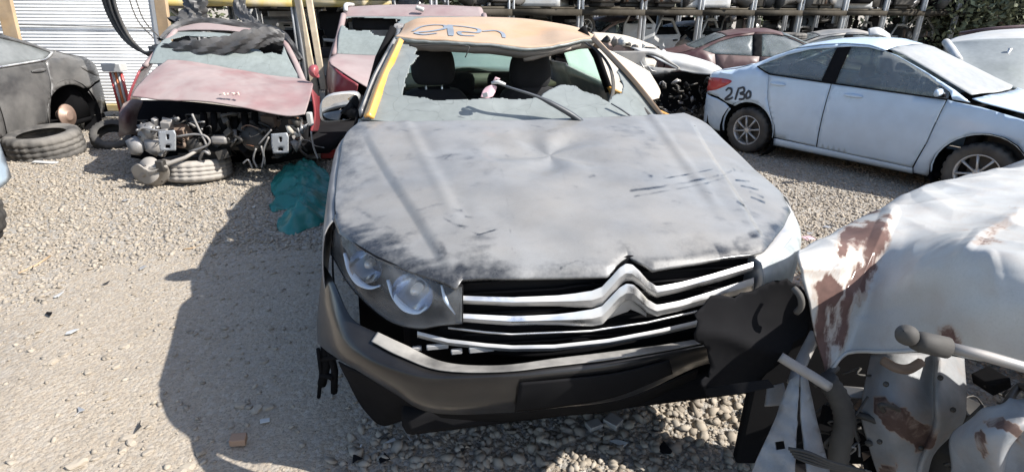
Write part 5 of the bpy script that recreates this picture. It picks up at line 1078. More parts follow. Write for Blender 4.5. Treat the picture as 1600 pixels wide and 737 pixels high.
# ------------------------------------------------------------------ pink SUV behind
FS = Frame(-1.7, 7.6, 0)
def Sp(px, py, y): return FS.loc(GY(px, py, y))
SU = empty('pink_suv', (-1.7, 7.6, 0), 0, label='faded pink SUV with a holed windscreen behind the grey sedan', cat='car')
m_pk = mk('faded pink red paint', (.22, .145, .145), .5, dust=.75, dcol=(.27, .22, .213), dscale=2)
patch_obj('hood', [[Sp(517, 100, 6.5), Sp(560, 128, 6.3), Sp(600, 147, 6.3), Sp(680, 165, 6.3), Sp(760, 140, 6.5)], [Sp(515, 92, 6.8), Sp(560, 104, 6.75), Sp(610, 110, 6.75), Sp(680, 115, 6.75), Sp(770, 100, 6.8)], [Sp(525, 84, 7.3), Sp(570, 86, 7.3), Sp(620, 87, 7.3), Sp(680, 87, 7.3), Sp(770, 85, 7.3)]], 24, 40, m_pk, SU, solid=.01)
sw0 = [Sp(526, 84, 7.3), Sp(600, 87, 7.3), Sp(680, 87, 7.3), Sp(770, 84, 7.3)]; sw1 = [Sp(537, 26, 8.0), Sp(600, 26, 7.95), Sp(680, 26, 7.95), Sp(755, 26, 8.0)]
shole = [(537, 30), (550, 27), (585, 28), (625, 30), (618, 44), (612, 52), (600, 57), (585, 55), (578, 48), (560, 48), (545, 47), (536, 40)]
patch_obj('windscreen', [sw0, [a * .5 + b * .5 + np.array([0, -.06, .02]) for a, b in zip(sw0, sw1)], sw1], 50, 80, rgl, SU, solid=.005, cut=lambda c: inpoly(proj(FS.wor(c)), shole))
patch_obj('roof', [[Sp(536, 26, 8.0), Sp(600, 26, 7.95), Sp(680, 26, 7.95), Sp(757, 26, 8.0)], [Sp(540, 12, 8.4), Sp(600, 9, 8.4), Sp(680, 9, 8.4), Sp(752, 12, 8.4)], [Sp(550, 12, 10), Sp(600, 9, 10), Sp(680, 9, 10), Sp(742, 12, 10)]], 20, 30, m_pk, SU, solid=.01)
for A in ([Sp(522, 88, 7.3), Sp(530, 55, 7.65), Sp(537, 24, 8.0)], [Sp(772, 86, 7.3), Sp(765, 55, 7.65), Sp(756, 24, 8.0)]): MB().tube(cr(np.array(A), 12), .04, 8).build('a_pillar', m_pk, SU)
for A in ([Sp(540, 18, 8.0), Sp(541, 8, 8.2), Sp(552, 8, 10)], [Sp(650, 12, 8.0), Sp(662, 16, 8.0)]): MB().tube(cr(np.array(A), 8), .03, 8).build('roof_bar', m_white, SU)
patch_obj('side_panel', [[Sp(524, 86, 7.3), Sp(536, 30, 8.05), Sp(548, 16, 10)], [Sp(512, 100, 7.2), Sp(520, 70, 8.05), Sp(535, 50, 10)], [Sp(508, 140, 7.2), Sp(512, 110, 8.05), Sp(530, 80, 10)], [Sp(508, 175, 7.2), Sp(512, 140, 8.05), Sp(530, 105, 10)]], 24, 24, mk('dark maroon side', (.12, .07, .075), .4, dust=.3), SU, solid=.02)
patch_obj('fender', [[Sp(514, 96, 6.7), Sp(530, 112, 6.4), Sp(560, 132, 6.25)], [Sp(512, 130, 6.7), Sp(525, 145, 6.4), Sp(555, 160, 6.3)], [Sp(520, 160, 6.8), Sp(530, 170, 6.6), Sp(555, 185, 6.4)]], 16, 16, m_redb, SU, solid=.01)
MB().box(Sp(640, 150, 7.0), (1.5, .5, .6)).build('engine_bay', m_black, SU, bevel=.04)
MB().box(Sp(585, 38, 8.15), (.6, .1, .15)).build('sun_visor', m_fab, SU, bevel=.03)
MB().box((.3, 1.9, .45), (1.5, 2.6, .6)).build('cabin_floor', m_black, SU)

# ------------------------------------------------------------------ white van front with its face torn off, behind on the right
FV = Frame(2.2, 9.1, 0, -.15)
def Vp(px, py, y): return FV.loc(GY(px, py, y + 1.5))
VN = empty('white_van_wreck', FV.o, 0, label='white van wreck with a dark stripped front beside the white sedan', cat='van')
patch_obj('hood', [[Vp(1065, 112, 6.9), Vp(1095, 116, 6.85), Vp(1125, 117, 6.8), Vp(1132, 112, 6.85)], [Vp(1020, 88, 7.1), Vp(1060, 92, 7.0), Vp(1100, 100, 6.95), Vp(1128, 108, 6.95)], [Vp(985, 74, 7.6), Vp(1030, 78, 7.6), Vp(1070, 86, 7.5), Vp(1110, 98, 7.4)]], 20, 30, m_white, VN, solid=.01, disp=lambda V: .05 * np.stack([0 * V[:, 0], vnoise(V, 3, 2, 2), vnoise(V, 3, 3, 2)], 1))
patch_obj('windscreen_panel', [[Vp(930, 62, 8.0), Vp(990, 74, 7.8), Vp(1040, 84, 7.7)], [Vp(925, 50, 8.4), Vp(975, 55, 8.3), Vp(1020, 70, 8.2)]], 16, 24, m_cream, VN, solid=.01)
fa = [(940, 82), (985, 80), (1010, 80), (1028, 84), (1048, 96), (1062, 108), (1040, 114), (1000, 118), (965, 112), (945, 100)]
sheet_obj('front_frame', smooth_poly(fa, 40), 6, lambda a, b: np.array([Vp(p, q, 6.85) for p, q in zip(a, b)]), mk('grey plastic nose', (.14, .145, .15), .5, dust=.4), VN, holes=(smooth_poly([(1010, 86), (1028, 90), (1045, 99), (1058, 107), (1035, 106), (1015, 103), (1008, 95)], 30),), solid=.03)
patch_obj('dark_front', [[Vp(950, 108, 7.0), Vp(1010, 116, 7.0), Vp(1070, 112, 6.95), Vp(1130, 118, 7.0)], [Vp(960, 150, 7.1), Vp(1010, 150, 7.2), Vp(1070, 150, 7.2), Vp(1128, 150, 7.1)], [Vp(970, 190, 7.1), Vp(1020, 192, 7.1), Vp(1070, 196, 7.1), Vp(1126, 200, 7.1)]], 16, 24, m_black, VN, solid=.03, disp=lambda V: .12 * np.stack([0 * V[:, 0], vnoise(V, 4, 2, 2), 0 * V[:, 0]], 1))
rs = np.random.RandomState(3)
for k in range(70):
    x0, y0 = 985 + 143 * rs.rand() ** .55, rs.uniform(122, 192); p = [Vp(x0, y0, rs.uniform(6.7, 6.95))]
    for j in range(3): x0 += rs.uniform(-9, 9); y0 += rs.uniform(-6, 9); p.append(Vp(x0, min(y0, 196), rs.uniform(6.68, 6.95)))
    MB().tube(cr(np.array(p), 10), rs.choice([.008, .012, .02]), 6).build('engine_hose', [m_metal, m_dmetal, m_rub, m_dmetal, m_black][k % 5], VN)
for k in range(34):
    p = Vp(990 + 138 * rs.rand() ** .5, rs.uniform(125, 192), rs.uniform(6.75, 6.9)); v = IV * np.array([.035, .03, .04]) * rs.uniform(.3, 1.0) * (1 + .4 * rs.randn(12, 1)) + p; mo('engine_lump', v, IF, [m_dmetal, m_black, m_black, m_dmetal, m_metal][k % 5], VN, smooth=False)
for (a, b) in (((1000, 96), (1012, 112)), ((985, 100), (1010, 104)), ((1012, 104), (1025, 112))): MB().tube([Vp(*a, 6.8), Vp((a[0] + b[0]) / 2, (a[1] + b[1]) / 2 + 3, 6.78), Vp(*b, 6.8)], .012, 6).build('bent_bracket', m_metal, VN)
MB().box((-.2, 2.0, .45), (1.2, 1.8, .7)).build('cabin', m_cream, VN, bevel=.1)
for k in range(9):
    p = Vp(948 + k * 11, 62 + k * 2.6, 7.7); v = IV * np.array([.07, .05, .05]) * (1 + .5 * rs.randn(12, 1)) + p; mo('broken_trim', v, IF, [m_dmetal, m_metal, m_white][k % 3], VN, smooth=False)
# cream hood panel lying behind the grey sedan
FC = Frame(1.2, 6.2, 0)
cp = [[FC.loc(GY(*q)) for q in r] for r in ([(925, 150, 5.7), (960, 158, 5.6), (1000, 160, 5.6), (1030, 152, 5.7)], [(915, 118, 6.0), (955, 120, 6.0), (1000, 122, 6.0), (1031, 140, 5.95)], [(905, 70, 6.6), (940, 74, 6.6), (975, 90, 6.5), (1015, 112, 6.4)])]
CH = empty('cream_car_front', (1.2, 6.2, 0), 0, label='bright cream hood of a car standing behind the grey sedan', cat='car')
patch_obj('hood', cp, 20, 24, m_cream, CH, solid=.012)
MB().box((-.1, .5, .35), (.9, 1.2, .6)).build('body', m_cream, CH, bevel=.1)
# ------------------------------------------------------------------ storage racks full of car parts
m_post = mk('galvanised rack post', (.52, .54, .56), .45, .35, dust=.25, dcol=(.42, .40, .37))
m_beam = mk('weathered rack beam', (.03, .026, .02), .9, dust=.05, spec=.1)
m_ybeam = mk('yellow rack beam', (.34, .25, .05), .6, dust=.4)
m_deck = mk('old deck boards', (.05, .043, .032), .9, var=.3, dust=.05, spec=.1)
def rack(name, p0, d, n0, n1, label, z1=1.40, z2=2.55, deep=1.3, ym=None):
    o = empty(name, (p0[0], p0[1], 0), atan2(d[1], d[0]), label=label, cat='rack', group='steel racks of car parts'); bl = hypot(*d)
    for i in range(n0, n1 + 1):
        for y_ in (0, deep):
            mb = MB(); x_ = i * bl
            mb.box((x_ - .045, y_, 1.6), (.025, .09, 3.4)).box((x_ + .045, y_, 1.6), (.025, .09, 3.4)).box((x_, y_ + .035, 1.6), (.065, .012, 3.396))
            mb.build('post', m_post, o)
        for z_ in (.55, 1.75): MB().box((i * bl, deep / 2, z_), (.03, deep, .03)).build('cross_brace', m_beam, o)
    for i in range(n0, n1):
        for z_ in (z1, z2):
            for y_ in (-.06, deep + .06): MB().box(((i + .5) * bl, y_, z_), (bl - .01, .05, .11)).build('beam', (m_ybeam if ym else m_beam), o)
            for k in range(7): MB().box(((i + .5) * bl, .0 + (k + .5) * deep / 7, z_ + .075 + .004 * (k % 3)), (bl - .02, deep / 7 - .015, .035)).build('deck_board', m_deck, o)
    return o
D1 = (1.30, .56); R0 = (-.05, 10.6)
rack('storage_rack', R0, D1, -1, 12, 'long steel rack with dark car parts behind the wrecks')
rack('storage_rack', (R0[0] - 1.6, R0[1] + 4.0), D1, -3, 12, 'second steel rack of car parts seen through the first', z1=1.42)
rack('storage_rack', (-7.4, 10.6), (1.75, 0), 0, 3, 'rack with yellow beams behind the red wreck', z1=1.52, ym=True)
# parts library
m_rk = mk('dull rack scrap', (.11, .11, .11), .5, .5, dust=.3, dcol=(.16, .145, .125))
def pt_engine():
    o = empty('scrap_engine'); MB().box((0, 0, .25), (.5, .42, .36)).build('block', m_dmetal, o, bevel=.03); MB().box((0, 0, .48), (.44, .22, .12)).build('cylinder_head', m_rk, o, bevel=.03); MB().box((0, 0, .04), (.36, .28, .08)).build('sump', m_dmetal, o, bevel=.02)
    MB().lathe([(.001, .04), (.10, .04), (.11, 0), (.09, -.03)], 14, axm((0, -1, 0), (.1, -.23, .2))).build('pulley', m_metal, o)
    MB().tube([(-.2, -.2, .4), (-.25, -.3, .3), (-.2, -.28, .1)], .03, 6).build('manifold', m_rustm, o); return o
def pt_gearbox():
    o = empty('scrap_gearbox'); MB().lathe([(.001, .3), (.08, .3), (.12, .2), (.13, .05), (.2, -.12), (.21, -.16), (.001, -.16)], 14, axm((1, .2, .1), (0, 0, .2))).build('casing', m_rk, o); MB().tube([(.2, 0, .22), (.4, .05, .15), (.55, .1, .1)], .025, 6).build('drive_shaft', m_dmetal, o); MB().box((0, .1, .34), (.2, .12, .1)).build('selector', m_dmetal, o, bevel=.02); return o
def pt_door(m):
    o = empty('door'); sheet_obj('skin', [(-.5, 0), (.45, 0), (.5, .3), (.5, .62), (.1, .98), (-.3, 1.0), (-.48, .62)], .12, lambda x, z: np.stack([x, .05 * np.cos(z * 2), z], 1), m, o, holes=([(-.42, .64), (.4, .64), (.08, .92), (-.28, .94)],), solid=.04); MB().box((.3, -.0, .52), (.14, .04, .03)).build('handle', m_black, o, bevel=.008); return o
def pt_bumper(m):
    o = empty('scrap_bumper'); patch_obj('shell', [[(-.8, .25, .1), (-.7, .05, .1), (0, -.05, .1), (.7, .05, .1), (.8, .25, .1)], [(-.82, .25, .3), (-.72, .0, .3), (0, -.1, .3), (.72, .0, .3), (.82, .25, .3)], [(-.8, .25, .5), (-.7, .05, .5), (0, -.03, .5), (.7, .05, .5), (.8, .25, .5)]], 8, 20, m, o, solid=.01); MB().box((0, -.06, .2), (.5, .03, .08)).build('intake', m_black, o); return o
def pt_radiator():
    o = empty('scrap_radiator'); MB().box((0, 0, .25), (.6, .04, .42)).build('core', m_dmetal, o)
    for x_ in (-.33, .33): MB().box((x_, 0, .25), (.06, .06, .46)).build('end_tank', m_black, o, bevel=.01)
    MB().tube([(-.33, -.03, .4), (-.4, -.1, .42), (-.45, -.12, .3)], .025, 6).build('stub_hose', m_rub, o); return o
def pt_seat():
    o = empty('seat'); MB().box((0, 0, .15), (.5, .5, .16)).build('cushion', m_fab, o, bevel=.05); MB().box((0, .24, .5), (.48, .14, .6)).build('backrest', m_fab, o, bevel=.05); MB().box((0, .26, .88), (.24, .1, .16)).build('headrest', m_fab, o, bevel=.04); return o
def pt_wheel():
    o = empty('wheel'); wheel((0, 0, .29), (0, -1, .1), .29, .19, o, 5, 'tyre'); return o
LIB = [(pt_engine(), 'greasy engine block stored on the steel racks', 'engine', 'engines on the racks'), (pt_gearbox(), 'dull metal gearbox stored on the steel racks', 'gearbox', 'gearboxes on the racks'), (pt_door(m_gcar), 'grey car door propped on the steel racks', 'car door', 'grey doors on the racks'), (pt_door(m_white), 'white car door propped on the steel racks', 'car door', 'white doors on the racks'),
       (pt_bumper(m_black), 'black bumper cover stored on the steel racks', 'bumper', 'black bumpers on the racks'), (pt_radiator(), 'car radiator standing on the steel racks', 'radiator', 'radiators on the racks'), (pt_seat(), 'black car seat stored on the steel racks', 'car seat', 'seats on the racks'), (pt_wheel(), 'wheel with tyre standing on the steel racks', 'wheel', 'wheels on the racks'), (pt_bumper(m_blue), 'pale blue bumper cover stored on the steel racks', 'bumper', 'blue bumpers on the racks')]
rs = np.random.RandomState(21); used = set()
def put(k, x, y, z, rz, sc=1., tilt=0):
    src, lb, ct, gp = LIB[k]; o = src if k not in used else copy_tree(src); used.add(k)
    o.location = (x, y, z); o.rotation_euler = (tilt, 0, rz); o.scale = (sc, sc, sc); tag(o, lb, ct, gp, 'thing')
un = np.array(D1) / hypot(*D1); nn_ = np.array([-un[1], un[0]]); ry = atan2(D1[1], D1[0])
BL = hypot(*D1)
wts = [0, 0, 0, 1, 1, 4, 4, 5, 6, 6, 7, 2, 0, 3, 8]
for i in range(-1, 12):
    for lv_, z_ in ((0, .0), (1, 1.50)):
        for j in range(4):
            p = np.array(R0) + un * (BL * (i + (j + .5) / 4) + rs.uniform(-.1, .1)) + nn_ * (rs.uniform(.15, .9) if lv_ == 0 else rs.uniform(.05, .35))
            g_ = float(gh(p[:1], p[1:2])[0]) if lv_ == 0 else 0
            k = wts[rs.randint(len(wts))]; put(k, p[0], p[1], z_ + g_, ry + rs.uniform(-.4, .4) + (pi if rs.rand() < .4 else 0), rs.uniform(.85, 1.15))
            if lv_ == 0 and rs.rand() < .95: put(wts[rs.randint(len(wts))], p[0] + rs.uniform(-.2, .2), p[1] + .1, z_ + g_ + .55, ry + rs.uniform(-.6, .6), rs.uniform(.75, 1.0)); put(wts[rs.randint(len(wts))], p[0] + rs.uniform(-.2, .2), p[1] + .2, z_ + g_ + .95, ry + rs.uniform(-.6, .6), rs.uniform(.55, .8))
for i in range(-3, 11):
    for j in range(2):
        for z_ in (0, .5, .9, 1.25):
            if rs.rand() < .25: continue
            p = np.array([R0[0] - 1.6, R0[1] + 4.0]) + un * (BL * (i + (j + .5) / 3)) + nn_ * rs.uniform(.3, .9); g_ = float(gh(p[:1], p[1:2])[0])
            put(wts[rs.randint(len(wts))], p[0], p[1], z_ + g_, ry + rs.uniform(-.5, .5), rs.uniform(.9, 1.25))
for i in range(14):
    for z_ in (0, .5, 1.42):
        put(wts[rs.randint(len(wts))], -7.2 + i * .38 + rs.uniform(-.1, .1), 11.2 + rs.uniform(-.3, .4), z_, rs.uniform(-.4, .4), rs.uniform(.9, 1.2))
for k, (src, *_q) in enumerate(LIB):
    if k not in used: put(k, 2 + k, 19, 0, 0)

# ------------------------------------------------------------------ siding wall and posts at the left
FL = Frame(-7.0, 7.95, radians(1.5))
WL = empty('siding_wall', FL.o, FL.yaw, label='white ribbed metal siding wall behind the black sedan and red wreck', cat='wall', kind='thing')
n = 70; prof = []
for k in range(n):
    z = .18 + k * .042
    prof += [(0, z), (-.012, z + .006), (-.012, z + .030), (0, z + .036)]
x0, x1 = -3.2, 2.25
Vw = np.array([(x, y, z) for x in (x0, x1) for y, z in prof]); m_sid = mk('white siding', (.64, .66, .68), .45, var=.05, dust=.2, dcol=(.48, .46, .43), dscale=1.5)
mo('siding', Vw, grid_faces(2, len(prof)), m_sid, WL, smooth=False, solid=.03, off=1)
MB().box(((x0 + x1) / 2, -.03, .13), (x1 - x0, .10, .09)).build('base_rail', m_ybeam, WL, bevel=.008)
MB().tube([(x0, -.03, 1.27), (0, -.03, 1.23), (x1, -.03, 1.2)], .007, 6).build('wall_cable', m_rub, WL)
m_wood = mk('weathered wood', (.36, .24, .13), .8, var=.3, dust=.3, dcol=(.42, .34, .25)); m_pale = mk('pale sawn wood', (.52, .42, .29), .8, var=.2, dust=.25)
def leaning(name, a, b, w_, d_, mat, label, cat='post', group=None):
    a, b = np.array(a, float), np.array(b, float); ax = b - a; L_ = np.linalg.norm(ax); ax /= L_; xx = np.cross([0, 1, 0], ax); xx /= np.linalg.norm(xx); yy = np.cross(ax, xx)
    o = MB().box((0, 0, L_ / 2), (w_, d_, L_), np.stack([xx, yy, ax], 1)).build(name, mat, None, bevel=.006, label=label, cat=cat, group=group)
    o.location = a
    for v in o.data.vertices: pass
    me = o.data; R_ = np.stack([xx, yy, ax], 1); c0 = R_ @ np.array([0, 0, L_ / 2]) - np.array([0, 0, L_ / 2])
    for v in me.vertices: v.co = Vector(np.array(v.co[:]) + c0)
    return o
leaning('wood_post', GY(272, 150, 7.3), GY(243, -60, 7.3), .14, .06, m_wood, 'orange brown wooden post leaning left of the red wreck')
leaning('grey_post', GY(262, 150, 7.45), GY(232, -60, 7.45), .12, .06, m_post, 'grey post beside the leaning orange brown post')
leaning('wood_post', GY(30, 100, 7.2), GY(-8, -60, 7.2), .18, .05, m_wood, 'brown board leaning above the black sedan at the left edge')
leaning('wood_board', GY(496, 160, 6.9), GY(460, -30, 7.1), .085, .03, m_pale, 'pale board leaning beside the red wreck, left of two', 'board')
leaning('wood_board', GY(506, 140, 6.8), GY(478, -30, 7.0), .075, .03, m_pale, 'pale board leaning beside the pink SUV, right of two', 'board')
ST = empty('striped_post', GY(195, 168, 7.2) * [1, 1, 0], 0, label='short red and white striped post with a white cap', cat='post')
for k in range(5): MB().box((-.07 + .035 * k - .0, 0, .45), (.02, .03, .5)).build('stripe', [m_tail, m_white, mk('orange stripe', (.5, .16, .06), .6), m_white, m_tail][k], ST)
MB().box((0, 0, .76), (.24, .14, .10)).build('cap', m_white, ST, bevel=.01)
# sagging black cables and the twisted black cloth over the red wreck
def sag(pts, r, n=40): return cr(np.array(pts), n)
cb = empty('cable_bundle', GY(200, 60, 7.0), 0, label='bundle of black cables sagging in front of the white wall', cat='cable')
c0 = GY(200, 60, 7.0); rs = np.random.RandomState(4)
for k in range(11):
    o_ = rs.uniform(-9, 9); pts = [GY(160 + o_, -40, 7.0), GY(176 + o_ * .9, 20, 6.9 + .02 * k), GY(200 + o_ * .6, 62, 6.8 + .02 * k), GY(228 + o_ * .3, 84 + o_ * .2, 6.7), GY(246, 84 + o_ * .3, 6.6)]
    MB().tube(sag(pts, 0) - c0, .018, 6).build('cable', m_rub, cb)
for k, x_ in enumerate((196, 206)): MB().tube(sag([GY(x_, -20, 6.9), GY(x_ + 18, 30, 6.85), GY(x_ + 44, 60, 6.7)], 0) - c0, .007, 6).build('cable', m_rub, cb)
cl = empty('black_cloth', GY(340, 70, 6.1), 0, label='twisted black cloth strapped across the red wreck windscreen', cat='cloth'); c1 = GY(340, 70, 6.1)
m_cloth = mk('black polythene', (.025, .026, .028), .42, dust=.25, dcol=(.2, .19, .18))
def cloth(name, pts, r0, tw=5, n=70, nz=.35):
    p = cr(np.array(pts), n); t_ = np.gradient(p, axis=0); t_ /= np.linalg.norm(t_, axis=1)[:, None]; V = []
    for i in range(n):
        a = np.cross(t_[i], [0, 1, 0]); a /= np.linalg.norm(a); b = np.cross(t_[i], a); rr = r0[0] + (r0[1] - r0[0]) * sin(pi * i / n)
        for k in range(18):
            q = 2 * pi * k / 18; rad = rr * (1 + nz * sin(5 * q + tw * i / n * 2 * pi)); V.append(p[i] + rad * (cos(q) * a + .6 * sin(q) * b))
    V = np.array(V).reshape(n, 18, 3); V = np.concatenate([V, V[:, :1]], 1); return mo(name, V.reshape(-1, 3) - c1, grid_faces(n, 19), m_cloth, cl, solid=.004)
cloth('strap', [GY(236, 82, 6.0), GY(270, 80, 5.9), GY(310, 78, 5.85), GY(350, 74, 5.86), GY(390, 63, 5.9), GY(420, 56, 5.95), GY(444, 62, 6.0)], (.05, .085))
cloth('fold', [GY(250, 62, 6.1), GY(275, 45, 6.4), GY(310, 38, 6.5), GY(360, 42, 6.5), GY(410, 48, 6.45), GY(440, 56, 6.3), GY(470, 95, 6.1)], (.03, .06))
cloth('hanging_end', [GY(300, -30, 6.8), GY(306, 8, 6.75), GY(302, 26, 6.7), GY(285, 44, 6.55)], (.14, .10), 3)
cloth('hanging_end', [GY(372, -20, 6.8), GY(376, 15, 6.75), GY(392, 36, 6.6), GY(410, 46, 6.5)], (.05, .06), 3)

# ------------------------------------------------------------------ small things on the ground
tp = smooth_poly([(424, 300), (428, 282), (445, 268), (470, 264), (498, 265), (512, 272), (516, 290), (511, 305), (512, 322), (509, 340), (498, 352), (478, 357), (460, 366), (446, 364), (433, 356), (437, 340), (450, 332), (444, 326), (426, 330), (421, 320), (432, 312)], 90)
c2 = GZ(470, 320, 0)
P2 = np.array([GZ(a, b, 0)[:2] for a, b in tp]); V2, T2 = sheet(P2, .02)
dd = np.array([np.sqrt(np.min(((P2 - q) ** 2).sum(1))) for q in V2]); q3 = np.stack([V2[:, 0], V2[:, 1], 0 * dd], 1)
zz = .05 * np.sqrt(np.clip(dd / .28, 0, 1)) * (.8 + .5 * vnoise(q3, 2.4, 3, 2)) + np.clip(dd / .11, 0, 1) * (.10 * np.abs(vnoise(q3, 5, 5, 2)) + .07 * (1 - np.abs(2 * vnoise(q3 * [1.4, .6, 1], 7, 6, 2))) ** 4 + .05 * (1 - np.abs(2 * vnoise(q3 * [.6, 1.4, 1], 9, 7, 2))) ** 4) + .004
tarp = mo('green_sack', np.stack([V2[:, 0] - c2[0], V2[:, 1] - c2[1], zz + gh(V2[:, 0], V2[:, 1])], 1), T2, mk('teal green plastic sack', (.02, .15, .135), .36, var=.12, scale=2), None, autos=180, label='crumpled green plastic sack lying beside the grey sedan', cat='sack'); tarp.location = (c2[0], c2[1], 0)
p = GZ(514, 248, 0); rl = empty('lamp_shard', (p[0], p[1], 0), .3, label='red tail lamp piece on the gravel behind the green sack', cat='lamp'); MB().box((0, 0, .05), (.17, .10, .08)).build('red_lens', m_tail, rl, bevel=.02); MB().box((-.08, 0, .055), (.04, .09, .07)).build('clear_end', m_white, rl, bevel=.01)
# pink paper tag hung on the wiper
tg = empty('paper_tag', FR.wor(FR.V(770, 140, 1.17)), FR.yaw, label='pink and white paper tag tied to the raised wiper', cat='tag')
def tgp(px, py, v): return FR.V(px, py, v) - FR.V(770, 140, 1.17)
m_pink = mk('pink paper', (.50, .33, .36), .8, var=.3)
patch_obj('tag_sheet', [[tgp(759, 137, 1.16), tgp(768, 133, 1.155), tgp(776, 135, 1.16)], [tgp(754, 143, 1.155), tgp(764, 143, 1.15), tgp(774, 143, 1.155)], [tgp(751, 152, 1.15), tgp(761, 154, 1.148), tgp(770, 151, 1.15)]], 12, 12, m_pink, tg, solid=.002)
patch_obj('tag_label', [[tgp(754, 146, 1.135), tgp(762, 144, 1.122)], [tgp(755, 153, 1.135), tgp(763, 151, 1.125)]], 6, 6, m_white, tg, solid=.002)
MB().tube([tgp(768, 130, 1.16), tgp(778, 128, 1.15), tgp(790, 132, 1.14)], [.006, .009, .005], 8).build('tag_tie', m_white, tg)
MB().tube([tgp(770, 130, 1.16), tgp(775, 122, 1.16), tgp(781, 124, 1.16)], [.004, .006, .003], 8).build('tag_bow', m_pink, tg)
def scrap(name, px, py, dims, mat, label, cat, rz=0, z=.01):
    p = GZ(px, py, 0); o = MB().box((0, 0, dims[2] / 2), dims).build(name, mat, None, bevel=.003, label=label, cat=cat); o.location = (p[0], p[1], float(gh(p[0], p[1])) + z); o.rotation_euler = (.1, .08, rz); return o
scrap('paper_label', 414, 657, (.035, .022, .003), m_white, 'small white paper label on the shaded dirt', 'label', .4)
scrap('brick_piece', 373, 690, (.055, .04, .03), mk('brown brick', (.3, .2, .14), .9), 'small brown brick piece on the shaded dirt', 'brick', .2)
scrap('metal_piece', 683, 665, (.075, .035, .02), m_silver, 'pale metal piece on the ground under the bumper left corner', 'metal piece', .1)
scrap('metal_piece', 742, 650, (.04, .02, .012), m_silver, 'tiny silver clip on the ground under the bumper', 'metal piece', .1)
scrap('foil_piece', 927, 668, (.06, .04, .02), m_silver, 'crumpled silver foil on the dark gravel before the bumper', 'foil', .5)
scrap('foil_piece', 957, 662, (.06, .06, .02), m_silver, 'larger silver foil beside the sunlit gravel patch', 'foil', .9)
scrap('paper_scrap', 72, 257, (.22, .05, .01), m_white, 'white paper scrap in front of the tyre at the left', 'paper', .1)
scrap('red_litter', 1268, 350, (.10, .06, .012), m_pink, 'red and white litter on the gravel right of the grey sedan', 'litter', .4, 0)
scrap('red_litter', 1250, 381, (.06, .05, .012), m_tail, 'small red litter beside the rusty hood corner', 'litter', .9, 0)
rs = np.random.RandomState(77)
for k in range(34):
    px, py = [(rs.uniform(520, 1080), rs.uniform(655, 730)), (rs.uniform(180, 500), rs.uniform(285, 330)), (rs.uniform(20, 440), rs.uniform(380, 720)), (rs.uniform(1200, 1340), rs.uniform(310, 380))][k % 4]
    p = GZ(px, py, 0); n_ = rs.randint(4, 7); a_ = np.sort(rs.rand(n_) * 6.28); r_ = rs.uniform(.012, .03) * (.5 + rs.rand(n_))
    o = MB().prism([(r * cos(q), r * sin(q)) for r, q in zip(r_, a_)], .003, X=(1, 0, .15), Y=(0, 1, .1)).build('broken_shard', [m_black, m_silver, m_dmetal, m_white][(k // 4) % 4], None, smooth=False, label='small broken plastic or glass shard on the ground', cat='shard', group='broken shards on the ground'); o.location = (p[0], p[1], float(gh(p[0], p[1])) + .012)
def twig(pts, label):
    p = [GZ(*q, .012) for q in pts]; o = MB().tube(np.array(p) - p[0], .006, 5).build('dry_twig', m_wood, None, label=label, cat='twig'); o.location = (p[0][0], p[0][1], float(gh(p[0][0], p[0][1])) + .008)
twig([(78, 397), (55, 412), (28, 424)], 'long dry twig on the sunlit track at the left'); twig([(286, 388), (305, 385)], 'short dry twig on the sunlit track near the sedan shadow')

# ------------------------------------------------------------------ white SUV beyond the white sedan
FW2 = Frame(6.4, 7.2, 0, -.22)
def Qp(px, py, y): return FW2.loc(GY(px, py, y))
SV = empty('white_suv', FW2.o, 0, label='white SUV with dusty grey windscreen at the right edge', cat='car')
w0 = [Qp(1500, 96, 6.6), Qp(1560, 128, 6.2), Qp(1620, 150, 6.0), Qp(1690, 160, 6.0)]; w1 = [Qp(1478, 66, 7.3), Qp(1530, 62, 7.0), Qp(1600, 60, 6.8), Qp(1680, 62, 6.8)]
patch_obj('windscreen', [w0, [a * .5 + b * .5 + np.array([0, -.04, .02]) for a, b in zip(w0, w1)], w1], 20, 30, dusty_glass('grey suv glass', (.27, .29, .29), .6, .85, False, 2), SV, solid=.005)
patch_obj('roof', [[Qp(1472, 68, 7.4), Qp(1530, 63, 7.0), Qp(1600, 61, 6.8), Qp(1680, 63, 6.8)], [Qp(1495, 58, 8.0), Qp(1540, 50, 7.8), Qp(1600, 46, 7.6), Qp(1680, 44, 7.6)], [Qp(1520, 54, 9.4), Qp(1550, 48, 9.4), Qp(1610, 44, 9.4), Qp(1680, 42, 9.4)]], 16, 24, m_white, SV, solid=.012)
MB().tube(cr(np.array([Qp(1500, 53, 9.0), Qp(1550, 46, 8.6), Qp(1620, 41, 8.4)]), 12), .03, 8).build('roof_rail', m_maroon, SV)
MB().tube([Qp(1567, 98, 6.5), Qp(1574, 84, 6.6), Qp(1579, 76, 6.6)], [.012, .010, .02], 8).build('wiper', m_chrome, SV)
MB().tube(cr(np.array([w0[0] + [0, .02, 0], (w0[0] + w1[0]) / 2, w1[0]]), 10), .045, 8).build('a_pillar', m_white, SV)
MB().box((.9, 1.4, .62), (1.9, 2.6, .75)).build('body', m_white, SV, bevel=.12)
wp = empty('mirror', GY(1372, 54, 9.0), 0, label='white broken mirror shell seen just above the white sedan roof', cat='mirror'); c3 = GY(1372, 54, 9.0)
patch_obj('shell', [[GY(1356, 47, 9) - c3, GY(1372, 46, 9) - c3, GY(1388, 56, 9) - c3], [GY(1358, 58, 8.9) - c3, GY(1373, 57, 8.8) - c3, GY(1389, 62, 8.9) - c3]], 8, 12, m_white, wp, solid=.03)
MB().tube([GY(1372, 60, 9) - c3, np.array([0, 0, -(c3[2] + .2)])], .04, 8).build('stand', m_dmetal, wp)

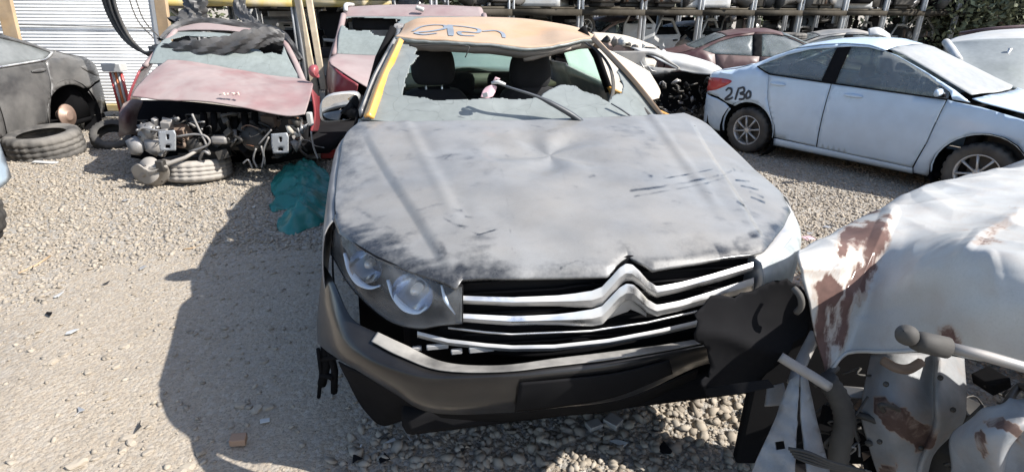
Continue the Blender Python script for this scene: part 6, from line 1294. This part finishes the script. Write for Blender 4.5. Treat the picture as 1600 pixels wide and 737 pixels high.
# ------------------------------------------------------------------ trees
m_bark = mk('bark', (.09, .07, .055), .9, bump=.5, bscale=20)
m_leaf = mk('dusty green leaves', (.12, .135, .08), .7, var=.55, scale=1.6)
def tree(x, y, h, r, label, n=5000, seed=0, low=.3, ls=.09):
    rs = np.random.RandomState(seed); o = empty('leafy_tree', (x, y, 0), 0, label=label, cat='tree', group='trees around the yard'); mb = MB()
    mb.tube(cr(np.array([(0, 0, -.3), (.05, .05, h * .3), (-.05, 0, h * .6), (.05, 0, h * .9)]), 12), np.linspace(.05 * h, .012 * h, 12), 8)
    tips = []
    for k in range(14):
        z0 = rs.uniform(.12, .8) * h; a = rs.rand() * 6.28; l_ = r * rs.uniform(.5, 1.0); e = np.array([cos(a) * l_, sin(a) * l_, z0 + rs.uniform(-.1, .35) * l_])
        mb.tube([(0, 0, z0 * .9), e * .55 + [0, 0, .1], e], [.02 * h, .011 * h, .005 * h], 6); tips.append(e); tips.append(e * .6 + np.array([0, 0, z0 * .3]))
    mb.build('trunk', m_bark, o)
    cc = np.array(tips); idx = rs.randint(len(cc), size=n); P = cc[idx] + rs.randn(n, 3) * np.array([.28, .28, .22]) * r
    P = P[P[:, 2] > low]; n = len(P); A = rs.randn(n, 3); A /= np.linalg.norm(A, axis=1)[:, None]; B = np.cross(A, rs.randn(n, 3)); B /= np.linalg.norm(B, axis=1)[:, None]; s_ = ls * (.6 + .8 * rs.rand(n, 1))
    V = np.stack([P - A * s_, P + B * s_ * .45, P + A * s_, P - B * s_ * .45], 1).reshape(-1, 3); lf = mo('crown', V, np.arange(4 * n).reshape(-1, 4), m_leaf, o, smooth=False); return o
p = GY(1530, 30, 17); tree(p[0], 17, 4.5, 2.4, 'grey green leafy tree at the upper right behind the white SUV', 14000, 3, .2, .075)
p = GY(1640, 30, 15); tree(p[0], 15, 4.5, 2.2, 'leafy tree cut by the right edge of the picture', 9000, 4, .2, .075)
for k, (x, y) in enumerate([(-12, 36), (-5, 38), (2, 35), (8, 40), (15, 37), (23, 38), (30, 36), (-20, 34)]):
    tree(x, y, 6 + k % 3, 3.6, 'leafy tree standing far behind the racks', 3500, 30 + k, .3, .22)
